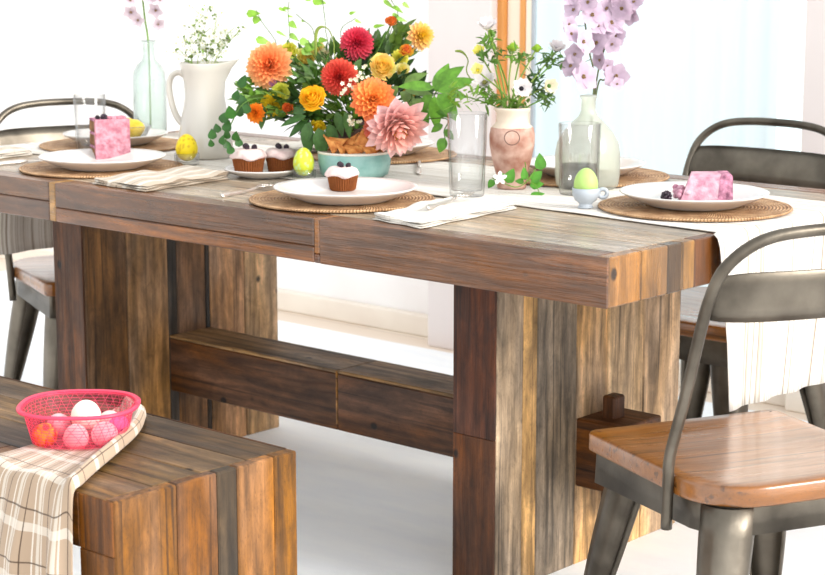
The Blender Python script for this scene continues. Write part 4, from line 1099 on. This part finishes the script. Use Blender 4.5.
# hanging dark leaves below bouquet
for lab, tip, L_, col in (('pair of long dark leaves hanging at the bouquet\'s lower left', (262, 128), [leafspec(262, 104, 4.25, -.05, 1, 0, 26, 5), leafspec(268, 104, 4.25, .3, 1, 0, 14, 3)], (70, 104, 52)),
                     ('fan of dark leaves pointing left under the golden ranunculus', (300, 122), [leafspec(306, 116, 4.22, -1, .3, 0, 28, 5), leafspec(308, 120, 4.22, -.8, .6, 0, 26, 5), leafspec(310, 122, 4.2, -.3, 1, 0, 26, 6), leafspec(306, 112, 4.2, -1, -.1, 0, 26, 5)], (66, 106, 50)),
                     ('cluster of dark leaves hanging in front of the dark vase', (318, 145), [leafspec(306, 124, 4.2, .1, 1, 0, 32, 7), leafspec(318, 128, 4.2, .2, 1, 0, 32, 8), leafspec(328, 124, 4.2, .4, 1, 0, 26, 6), leafspec(336, 112, 4.18, .3, 1, 0, 26, 5), leafspec(345, 112, 4.18, .2, 1, 0, 28, 4)], (72, 112, 56))):
    base = mouth(FV, .02, .085); sprig(lab, base, [at(tip[0]+10, tip[1]-22, 4.25)], L_, lin(col))
# dense foliage mass
nf = 0
for i, (cx_, cy_, rx, ry, dd) in enumerate([(268, 96, 26, 16, 4.36), (292, 84, 22, 18, 4.36), (300, 112, 22, 14, 4.3), (325, 100, 20, 20, 4.32), (332, 62, 24, 12, 4.48), (352, 96, 18, 20, 4.33), (365, 82, 20, 16, 4.36), (390, 84, 18, 14, 4.33),
                                           (398, 46, 14, 16, 4.42), (296, 68, 18, 14, 4.5), (345, 120, 22, 12, 4.3), (318, 122, 18, 14, 4.3), (410, 96, 20, 16, 4.33), (283, 104, 14, 10, 4.3), (376, 52, 14, 10, 4.45), (256, 98, 12, 10, 4.33), (326, 82, 18, 14, 4.36), (358, 60, 16, 12, 4.44)]):
    base = mouth(FV, .025, .08); c = at(cx_, cy_, dd); lv = []
    for k in range(48):
        a = random.uniform(0, 2*PI); q = math.sqrt(random.random()); p = at(cx_+rx*q*math.cos(a), cy_+ry*q*math.sin(a), dd+random.uniform(-.06, .06))
        out = (p-(FV+V(0, 0, .1))).normalized()+V(random.uniform(-1, 1), random.uniform(-1, 1), random.uniform(-1, 1))*.6
        lv.append((p, out, random.uniform(.025, .048), random.uniform(.006, .011), dict(up=V(random.uniform(-1, 1), random.uniform(-1, 1), 1))))
    places = ['under the peach dahlia', 'between peach dahlia and coral ball dahlia', 'below the golden ranunculus', 'under the coral ball dahlia', 'above the coral ball dahlia', 'left of the toothed orange dahlia', 'below the crimson dahlia', 'under the butter yellow ranunculus',
              'around the orange bud at top right', 'right of the peach dahlia', 'above the teal bowl', 'above the marbled egg', 'above the largest pink dahlia', 'beside the marigolds', 'right of the crimson dahlia', 'left end above the marigolds', 'left of the coral ball dahlia', 'behind the crimson dahlia']
    sprig('bushy green foliage sprig '+places[i], base, [c], lv, [G1, G2, G4, lin((92, 120, 44)), G2][i % 5])
# ivy tendrils with small pale leaves reaching up
ivy = [('ivy tendril with paired triangular leaves at the bouquet\'s upper left', [(285, 62), (275, 40), (262, 22), (256, 10)], [(252, 14, 14, 7), (256, 20, 9, 8), (262, 39, 16, 7)]),
       ('thin climbing tendril with small leaves above the peach dahlia', [(292, 55), (290, 35), (288, 12), (289, 2)], [(286, 8, 8, 3), (282, 8, 9, 3), (293, 22, 10, 6), (294, 34, 12, 5), (281, 31, 12, 2.5), (290, 16, 6, 2)]),
       ('tallest thin stem with one bright leaf rising out of the picture', [(328, 42), (325, 20), (322, -4)], [(318, 1, 14, 7), (308, -2, 6, 4)]),
       ('fine branching stem behind the curved bud', [(318, 45), (312, 28), (303, 20), (296, 14)], [(303, 21, 4, 2)]),
       ('leafy twig above the half open orange bud', [(392, 28), (398, 14), (390, -2)], [(389, 0, 14, 4), (398, 6, 12, 4), (401, 18, 12, 4), (396, 14, 10, 4), (378, 27, 12, 3.5), (406, 3, 9, 4)]),
       ('thin twig left of the crimson dahlia', [(345, 55), (341, 30), (356, 18)], [(358, 20, 8, 3), (352, 14, 7, 3)]),
       ('bright green leafy twig right of the curved bud', [(316, 60), (312, 48), (308, 40)], [(305, 40, 14, 7), (310, 48, 14, 8), (316, 44, 12, 6), (322, 40, 10, 5), (306, 50, 12, 7)])]
for lab, path, lvs in ivy:
    base = mouth(FV, .02, .085); d = 4.42; lv = []
    for px, py, ln, w in lvs:
        a = random.uniform(-.6, .9); p = at(px-ln*.4, py, d); lv.append((p, DV(math.cos(a), math.sin(a)*.6, random.uniform(-.2, .2)), ln*d/FPX, w*.6*d/FPX, dict(up=towards_cam(p)+V(0, 0, .4), pointy=.7, fold=.1)))
    sprig(lab, base, [at(px, py, d) for px, py in path], lv, lin((126, 172, 52)), name='ivy_tendril', sr=.0009)
# curved bud stems
for lab, path, rr in (('green bud on a stem bent over like a hook in the bouquet', [(336, 60), (334, 44), (329, 30), (321, 27), (316, 34), (316, 56)], .0042), ('arching green bud stem between the bouquet and the white anemones', [(470, 78), (468, 60), (462, 52), (455, 51)], .003)):
    base = mouth(FV if rr > .004 else TV, .015, .09 if rr > .004 else .16); t = thing('poppy_bud', lab, 'flower', base, 0, 'hooked bud stems')
    pts = smooth_path([base]+[at(px, py, 4.3 if rr > .004 else 4.06) for px, py in path], 6); n = len(pts)
    mb = MB(); tube(mb, pts, [.0013 if i < n*.55 else .0013+(rr-.0013)*math.sin(PI*(i-n*.55)/(n*.45)) for i in range(n)], 8, lin((120, 138, 58))); mb.build('stem', M['stem'], t, off=base)

# --- jug blossoms
JM = 'tiny white blossom sprigs in the white jug'
for i in range(14):
    base = JP+V(random.uniform(-.03, .03), random.uniform(-.03, .03), .19); px = [178, 183, 190, 196, 201, 206, 212, 217, 222, 228, 234, 240, 208, 198][i]; py = [48, 36, 26, 18, 10, 20, 30, 12, 38, 34, 28, 30, 8, 34][i]
    top = at(px, py, 4.55+random.uniform(-.06, .06)); t = thing('blossom_sprig', 'slender sprig of tiny white blossom and green buds standing in the white jug', 'flower', base, 0, JM)
    P = stempath(base, top); mb = MB(); tube(mb, P, .0008, 5, lin((140, 160, 80)))
    tips = []
    for k in range(9):
        q = P[int(len(P)*(.45+.5*k/9))]; e = q+V(random.uniform(-1, 1), random.uniform(-1, 1), random.uniform(.1, 1))*.028; tube(mb, [q, e], .0005, 4, lin((140, 160, 80))); tips.append(e)
    mb.build('stem', M['stem'], t, off=base)
    mb = MB()
    for e in tips: starlets(mb, e, 1, .001, (252, 252, 246), .0085)
    mb.build('blossoms', M['petal'], t, off=base)
    mb = MB()
    for k in range(12):
        q = P[int(len(P)*random.uniform(.4, .98))]+V(random.uniform(-1, 1), random.uniform(-1, 1), random.uniform(-1, 1))*.009
        if k % 3: ball(mb, q, .003, jit(lin((112, 140, 66)), .3), 4)
        else: lf(mb, q, V(random.uniform(-1, 1), random.uniform(-1, 1), .6), V(0, 0, 1), .016, .003, lin((140, 176, 84)))
    mb.build('buds', M['leaf'], t, off=base)
# --- white and mauve stock stem in aqua bottle
base = BL+V(0, 0, .012); t = thing('delphinium', 'pale mauve flower spike standing in the aqua bottle', 'flower', base)
top = at(142, -6, 5.1)
mb = MB(); tube(mb, smooth_path([base, BL+V(0, 0, .24), at(145, 20, 5.1), top], 6), .0028, 7, lin((112, 146, 70))); mb.build('stem', M['stem'], t, off=base)
def floret(mb, c, ax, r, col, col2, n=5, eye=(150, 120, 60), wide=.42):
    e1 = ax.orthogonal().normalized(); e2 = ax.cross(e1); a0 = random.uniform(0, 6)
    for k in range(n):
        a = a0+2*PI*k/n; petal(mb, c, (e1*math.cos(a)+e2*math.sin(a)+ax*.25), ax, r, r*wide, lin(col2), lin(col), .15, -.05+random.uniform(-.1, .15), .45, 5)
    for k in range(5): ball(mb, c+ax*r*.1+(e1*math.cos(k*2.4)+e2*math.sin(k*2.4))*r*.09, r*.06, lin(eye), 4)
for px, py, r in ((131, 12, 9), (138, 20, 8), (156, 10, 9), (158, 24, 8), (130, 0, 8), (150, -2, 8), (160, 0, 7)):
    c = at(px, py, 5.08); ax = (towards_cam(c)+DV(random.uniform(-.6, .6), random.uniform(-.3, .6))).normalized(); mb = MB(); floret(mb, c, ax, r*5.08/FPX, (214, 200, 206), (200, 180, 192)); mb.build('blossom', M['petal'], t, off=base)
mb = MB()
for px, py, dx in ((146, 22, -1), (148, 26, 1), (146, 14, 1)): lf(mb, at(px, py, 5.1), DV(dx, -.4), V(0, 0, 1), .03, .006, G1)
mb.build('leaves', M['leaf'], t, off=base)
# --- mauve delphiniums in milky bottle
def delph(label, path, fl, d):
    base = BR+V(random.uniform(-.006, .006), random.uniform(-.006, .006), .10); t = thing('delphinium', label, 'flower', base, 0, 'mauve delphiniums in the milky bottle')
    pts = smooth_path([base]+[at(px, py, d) for px, py in path], 6); mb = MB(); tube(mb, pts, .0018, 7, lin((96, 104, 66)))
    cs = []
    for px, py, r in fl:
        c = at(px, py, d-random.uniform(.0, .035)); q = min(pts, key=lambda p: (p-c).length); tube(mb, [q, q.lerp(c, .5)+V(0, 0, -.002), c+HF*.004], .0008, 5, lin((120, 112, 90))); cs.append((c, r))
    mb.build('stem', M['stem'], t, off=base)
    for c, r in cs:
        ax = (towards_cam(c)+RIGHT*random.uniform(-1, 1)+V(0, 0, random.uniform(-.5, .6))).normalized(); mb = MB(); r *= 1.12
        k = random.uniform(-12, 8); floret(mb, c, ax, r*d/FPX, (212+k, 192+k, 208+k), (198+k, 176+k, 196+k), 5, (150, 122, 78), .5)
        floret(mb, c-ax*.003, ax, r*.9*d/FPX, (206+k, 186+k, 202+k), (190+k, 166+k, 190+k), 4, (150, 122, 78), .45)
        mb.build('blossom', M['petal'], t, off=base)
delph('mauve delphinium spike leaning left out of the milky bottle', [(594, 80), (589, 50), (584, 15), (582, -8)],
      [(583, 77, 15), (571, 66, 11), (583, 42, 13), (571, 34, 10), (592, 15, 13), (574, 10, 11), (569, 24, 8), (575, 54, 10), (588, 2, 11), (570, -2, 9)], 4.03)
delph('mauve delphinium spike leaning right out of the milky bottle', [(597, 78), (604, 50), (613, 20), (622, -8)],
      [(597, 43, 13), (611, 23, 14), (604, 33, 11), (615, 36, 11), (622, 8, 13), (630, 14, 11), (606, 8, 11), (618, -2, 11), (634, 2, 10), (600, 60, 9), (612, 44, 9), (598, 26, 10)], 4.06)
delph('short mauve delphinium side shoot with buds low on the right', [(598, 85), (604, 80), (613, 75)], [(616, 76, 13), (607, 66, 8), (617, 84, 7)], 4.03)

# --- anemones in terracotta vase
AG = 'flowers and greens in the terracotta vase'
def fern(label, px, py, rx, ry, d, col, n=46):
    base = mouth(TV, .018, .155); c = at(px, py, d); t = thing('anemone_foliage', label, 'foliage', base, 0, AG)
    mb = MB(); tube(mb, stempath(base, c), .0016, 6, G1); mb.build('stem', M['stem'], t, off=base)
    mb = MB()
    for k in range(n):
        a = random.uniform(0, 2*PI); q = math.sqrt(random.random()); p = at(px+rx*q*math.cos(a), py+ry*q*math.sin(a), d+random.uniform(-.03, .03))
        lf(mb, p, V(random.uniform(-1, 1), random.uniform(-1, 1), random.uniform(-.6, 1)), V(random.uniform(-1, 1), random.uniform(-1, 1), 1), random.uniform(.012, .028), random.uniform(.002, .005), jit(col, .2), nu=4)
    mb.build('leaves', M['leaf'], t, off=base)
for a in (('ferny green collar beneath the top left white anemone', 489, 40, 9, 7, 4.05, G1), ('ferny green clump left of centre above the terracotta vase', 493, 58, 13, 8, 4.0, G2), ('ferny green clump below the right white anemone\'s head', 556, 60, 13, 6, 4.02, G2),
          ('dark ferny sprig between the two lower anemones', 535, 82, 8, 12, 4.0, G4), ('ferny green clump around the vase\'s mouth', 510, 103, 18, 6, 4.0, G1), ('ferny green clump at lower right of the anemones', 545, 98, 9, 6, 4.0, G2), ('bright green clump behind the faceted tumbler', 462, 95, 16, 12, 4.05, lin((128, 166, 54))),
          ('ferny clump under the top green buds', 520, 58, 14, 7, 4.03, lin((104, 146, 52))), ('loose green sprig left of the anemone stems', 485, 96, 10, 10, 4.02, G1)): fern(*a)
def anem(label, px, py, d, r, tilt, open_=.25, ctr=(20, 14, 26), col=(232, 226, 226)):
    c = at(px, py, d); ax = (towards_cam(c)+RIGHT*tilt[0]+V(0, 0, 1)*tilt[1]).normalized(); base = mouth(TV, .016, .155); R = r*d/FPX; t = thing('anemone', label, 'flower', base, 0, AG)
    mb = MB(); tube(mb, stempath(base, c-ax*.004), .0018, 6, lin((128, 150, 70))); mb.build('stem', M['stem'], t, off=base)
    mb = MB(); e1 = ax.orthogonal().normalized(); e2 = ax.cross(e1)
    for k in range(9):
        a = 2*PI*k/9+.2; petal(mb, c, (e1*math.cos(a)+e2*math.sin(a)+ax*open_*(1+.6*(k % 2))), ax, R, R*.36, lin(tuple(x*.92 for x in col)), lin(col), .3, .25, .5, 6)
    pt_ = mb.build('petals', M['petal'], t, off=base)
    mb = MB(); ball(mb, c+ax*R*.14, R*.2, lin(ctr), 8)
    for k in range(22): a = 2*PI*k/22; ball(mb, c+ax*R*.16+(e1*math.cos(a)+e2*math.sin(a))*R*(.33+.04*(k % 2)), R*.035, lin(ctr), 4)
    mb.build('centre', M['stem'], pt_, off=base)
anem('white anemone with black centre facing front above the terracotta vase', 521, 89, 3.96, 12, (.3, .3))
anem('cream anemone with green centre facing right at the vase\'s right', 548, 86, 3.98, 11, (.5, .0), .5, (70, 110, 40), (246, 240, 216))
anem('white anemone held highest at the upper left of the terracotta vase', 488, 29, 4.03, 13, (-.2, 1.8), .5, (200, 190, 150))
anem('white anemone seen edge on behind the faceted tumbler', 485, 84, 4.02, 14, (-.4, 1.2), .3, (120, 120, 60))
anem('white anemone tipped back at the far right of the anemones', 556, 51, 4.03, 12, (.4, 1.6), .5, (120, 110, 130))
anem('yellow and cream bloom left of the ferny anemone leaves', 480, 53, 4.05, 9, (-.3, .7), .6, (200, 180, 40), (244, 238, 130))
anem('pale yellow bloom above the faceted tumbler', 478, 71, 4.0, 9, (-.2, .5), .5, (210, 190, 50), (246, 240, 160))
for lab, px, py, r in (('plump green bud in the middle of the anemones', 513, 47, 8), ('plump green bud right of the middle of the anemones', 537, 48, 7)):
    base = mouth(TV, .015, .155); c = at(px, py, 4.02); t = thing('anemone_bud', lab, 'flower', base, 0, AG); mb = MB(); tube(mb, stempath(base, c), .0018, 6, lin((128, 150, 70))); mb.build('stem', M['stem'], t, off=base)
    mb = MB(); R = r*4.02/FPX
    rose(mb, c, V(0, 0, 1), R, (170, 196, 70), (150, 182, 66), 14); mb.build('bud', M['petal'], t, off=base)
# --- white flower sprig lying at the vase foot
base = V(-.62, .50, .768); t = thing('jasmine_sprig', 'leafy sprig with one white star flower lying against the terracotta vase', 'flower', base)
path = [at(492, 178, 3.92), at(503, 183, 3.9), at(517, 187, 3.9), at(528, 180, 3.9), at(541, 160, 3.92)]
mb = MB(); tube(mb, smooth_path(path, 6), .0011, 6, G1)
tube(mb, smooth_path([path[3], at(536, 186, 3.9), at(540, 194, 3.9)], 4), .001, 6, G1); tube(mb, [path[3], at(526, 170, 3.92), at(525, 162, 3.92)], .001, 6, G1); mb.build('stem', M['stem'], t, off=base)
mb = MB()
for px, py, dx, dy, ln, w in ((541, 170, -.1, -1, 17, 6), (532, 182, .5, -.6, 15, 6), (530, 186, 1, -.2, 14, 5.5), (525, 180, -.1, -.9, 13, 4), (507, 183, .4, -.9, 16, 6), (494, 180, -.3, .4, 10, 4), (530, 196, 1, -.2, 15, 3.5), (524, 182, -.7, -.1, 9, 3.5), (505, 180, -.5, -.6, 10, 4)):
    p = at(px, py, 3.91); lf(mb, p, DV(dx, dy), towards_cam(p)+V(0, 0, .6), ln*3.9/FPX, w*3.9/FPX, jit(lin((76, 136, 40)), .15), curl=.08, pointy=.85)
mb.build('leaves', M['leaf'], t, off=base)
mb = MB(); c = at(500, 178, 3.88); ax = towards_cam(c); e1 = RIGHT; e2 = ax.cross(e1)
for k in range(5): a = 2*PI*k/5+.3; petal(mb, c, (e1*math.cos(a)+e2*math.sin(a)+ax*.15), ax, .0155, .0045, lin((250, 248, 236)), lin((254, 253, 250)), .1, 0, .6, 4)
mb.build('blossom', M['petal'], t, off=base)

# ------------------------------------------------------------------ towel, basket and eggs on the bench
def towel():
    mb = MB()
    ctrl = [
        (V(-.72, -.49, .461), V(-.712, -.455, .463)), (V(-.70, -.54, .461), V(-.655, -.470, .466)), (V(-.68, -.60, .461), V(-.565, -.562, .466)),
        (V(-.665, -.67, .461), V(-.490, -.672, .466)), (V(-.650, -.75, .462), V(-.438, -.756, .466)), (V(-.64, -.81, .463), V(-.402, -.812, .465)),
        (V(-.64, -.834, .459), V(-.392, -.835, .459)), (V(-.65, -.842, .43), V(-.388, -.842, .43)), (V(-.68, -.848, .34), V(-.380, -.845, .34)), (V(-.71, -.852, .22), V(-.372, -.848, .22)), (V(-.74, -.856, .07), V(-.362, -.850, .07))]
    Ls = smooth_path([c[0] for c in ctrl], 6); Rs = smooth_path([c[1] for c in ctrl], 6); n = 48; rows = []; gc = []; Lc = 0
    for j, (a, b_) in enumerate(zip(Ls, Rs)):
        if j: Lc += ((a+b_)/2-(Ls[j-1]+Rs[j-1])/2).length
        hang = max(0, min(1, (.457-a.z)/.12)); row = []; f = j/len(Ls)
        for i in range(n+1):
            u = i/n; p = a.lerp(b_, u)
            roll = math.exp(-(((1-u)*(b_-a).length-.012)/.013)**2)*(1-hang)
            dz = .019*roll+.0035*(1-hang)*(1+math.sin(u*11+f*13))*(.3 if .15 < f < .5 else 1)
            dy = -hang*(.010*(1+math.sin(u*17+.8*math.sin(f*6)))+.004*math.sin(u*41+f*5))
            dy -= .008*math.exp(-((u-.62)/.06)**2)*hang
            row.append(V(p.x, p.y+dy, p.z+dz)); gc.append((Lc, (u-.5)*.42, .2))
        row[-1].z -= .010*(1-hang); rows.append(row)
    grid(mb, rows, gc=gc)
    o = mb.build('tea_towel', M['plaid'], solid=.0025, sub=1); return tag(o, 'beige plaid linen tea towel draped over the bench beneath the basket', 'towel')
towel()
bc = at(78, 428, 2.86)
ang = math.atan2(HR.y, HR.x)
BB = V(-.607, -.654, .4705)
t = thing('basket', 'bright pink see through plastic basket of eggs on the bench', 'basket', BB, ang)
A0, B0, A1, B1, HB = .078, .074, .092, .088, .058
def ov(a, f):    # rounded oblong
    ax_, by2 = A0+(A1-A0)*f, B0+(B1-B0)*f; e = .8
    c, s_ = math.cos(a), math.sin(a); return V(math.copysign(abs(c)**e, c)*ax_, math.copysign(abs(s_)**e, s_)*by2, HB*f)
mb = MB(); n = 72
for f0 in [k/11 for k in range(12)]: tube(mb, [ov(2*PI*k/n, f0) for k in range(n+1)], .0004, 4, cap=False)
for s_ in (1, -1):
    for k in range(36):
        a0 = 2*PI*k/36; tube(mb, [ov(a0+s_*.35*f, f) for f in [j/6 for j in range(7)]], .0004, 4, cap=False)
mb.build('lattice', M['pink'], t)
mb = MB(); rows = [[ov(2*PI*k/n, f) for k in range(n+1)] for f in (0, .25, .5, .75, 1)]; grid(mb, rows)
vs = [ov(2*PI*k/n, 0)+V(0, 0, .0) for k in range(n)]; mb.add(vs, [tuple(range(n))]); mb.build('wall_film', M['film'], t)
mb = MB(); rows = []
for off, z in ((-.0005, HB-.004), (.001, HB-.001), (.006, HB+.001), (.0085, HB-.001), (.008, HB-.004)):
    rows.append([ov(2*PI*k/n, 1)*1+V(math.cos(2*PI*k/n), math.sin(2*PI*k/n), 0)*off+V(0, 0, z-HB) for k in range(n+1)])
grid(mb, rows); mb.build('rim', M['pink'], t, solid=.002)
def bq_egg(label, px, py, z, h, w, c, spots=None, tilt=(1.2, 0), depth=None):
    d = depth; p = at(px, py, d)
    mb = MB(); cc = lin(c); rnd = random.Random(label); sp = [Vector((rnd.gauss(0, 1), rnd.gauss(0, 1), rnd.gauss(0, 1))).normalized() for _ in range(40)] if spots else []
    def tf(q):
        dd_ = V(q.x/(w/2), q.y/(w/2), q.z/(h/2)).normalized(); best = cc
        for k, s_ in enumerate(sp):
            if dd_.dot(s_) > .955: best = lin(spots[k % len(spots)])
        return best
    pr = []
    for i in range(31):
        a = PI*i/30; zz = -math.cos(a); pr.append((max(math.sin(a)*(1-.12*zz)*w/2, 1e-7), zz*h/2))
    lathe(mb, pr, 44, cc, tf=tf); o = mb.build('egg', M['egg']); o.location = p; o.rotation_euler = (tilt[0], tilt[1], rnd.uniform(-.5, .5)+ang)
    return tag(o, label, 'egg', 'eggs in the pink basket')
egg_d = (BB-CAM).dot(ROT @ Vector((0, 0, -1)))
print('basket depth', egg_d)
bq_egg('large white egg on top of the others in the pink basket', 86, 415, 0, .056, .050, (250, 244, 226), depth=egg_d+.0, tilt=(.5, .3))
bq_egg('white egg at the front middle of the pink basket', 76, 437, 0, .046, .042, (246, 228, 220), depth=egg_d-.045, tilt=(.3, .1))
bq_egg('white egg at the front right of the pink basket', 105, 435, 0, .046, .044, (246, 230, 224), depth=egg_d-.038, tilt=(1.4, .9))
bq_egg('orange and yellow blotched egg at the front left of the pink basket', 45, 436, 0, .046, .042, (240, 150, 40), [(250, 206, 60), (236, 90, 30), (226, 60, 70)], depth=egg_d-.028, tilt=(1.4, 1.2))
bq_egg('pinkish egg in the back left of the pink basket', 59, 425, 0, .046, .040, (236, 190, 196), depth=egg_d+.02)
bq_egg('pale egg in the back right of the pink basket', 110, 422, 0, .046, .040, (238, 206, 200), depth=egg_d+.018, tilt=(1.0, .4))
bq_egg('mauve egg against the right wall of the pink basket', 117, 424, 0, .040, .036, (206, 130, 190), depth=egg_d+.012)

# ------------------------------------------------------------------ light
w = bpy.data.worlds.new('daylight'); S.world = w; w.use_nodes = True; nt = w.node_tree
bg = nt.nodes['Background']
tc = N(nt, 'ShaderNodeTexCoord'); vd = N(nt, 'ShaderNodeVectorMath', operation='DOT_PRODUCT'); L(nt, tc.outputs['Generated'], vd.inputs[0])
vd.inputs[1].default_value = V(.75, .45, .35).normalized()
mr = N(nt, 'ShaderNodeMapRange'); mr.inputs['From Min'].default_value = -.7; mr.inputs['From Max'].default_value = .9; mr.inputs['To Min'].default_value = .78; mr.inputs['To Max'].default_value = 1.55
L(nt, vd.outputs['Value'], mr.inputs[0])
sz = N(nt, 'ShaderNodeSeparateXYZ'); L(nt, tc.outputs['Generated'], sz.inputs[0])
mz_ = N(nt, 'ShaderNodeMapRange'); mz_.inputs['From Min'].default_value = 0; mz_.inputs['From Max'].default_value = 1; mz_.inputs['To Min'].default_value = 1.3; mz_.inputs['To Max'].default_value = .5
L(nt, sz.outputs[2], mz_.inputs[0])
ml_ = N(nt, 'ShaderNodeMath', operation='MULTIPLY'); L(nt, mr.outputs[0], ml_.inputs[0]); L(nt, mz_.outputs[0], ml_.inputs[1]); L(nt, ml_.outputs[0], bg.inputs['Strength'])
bg.inputs['Color'].default_value = (.96, .985, 1, 1)
sun = bpy.data.lights.new('sun', 'SUN'); so = bpy.data.objects.new('sun', sun); COL.objects.link(so)
sun.energy = 2.9; sun.angle = math.radians(26); sun.color = (1, .96, .9)
so.rotation_euler = V(.9, .2, .42).to_track_quat('Z', 'Y').to_euler()
S.view_settings.view_transform = 'Standard'; S.view_settings.look = 'None'; S.view_settings.gamma = 1; S.view_settings.use_curve_mapping = False
S.view_settings.exposure = 0.75
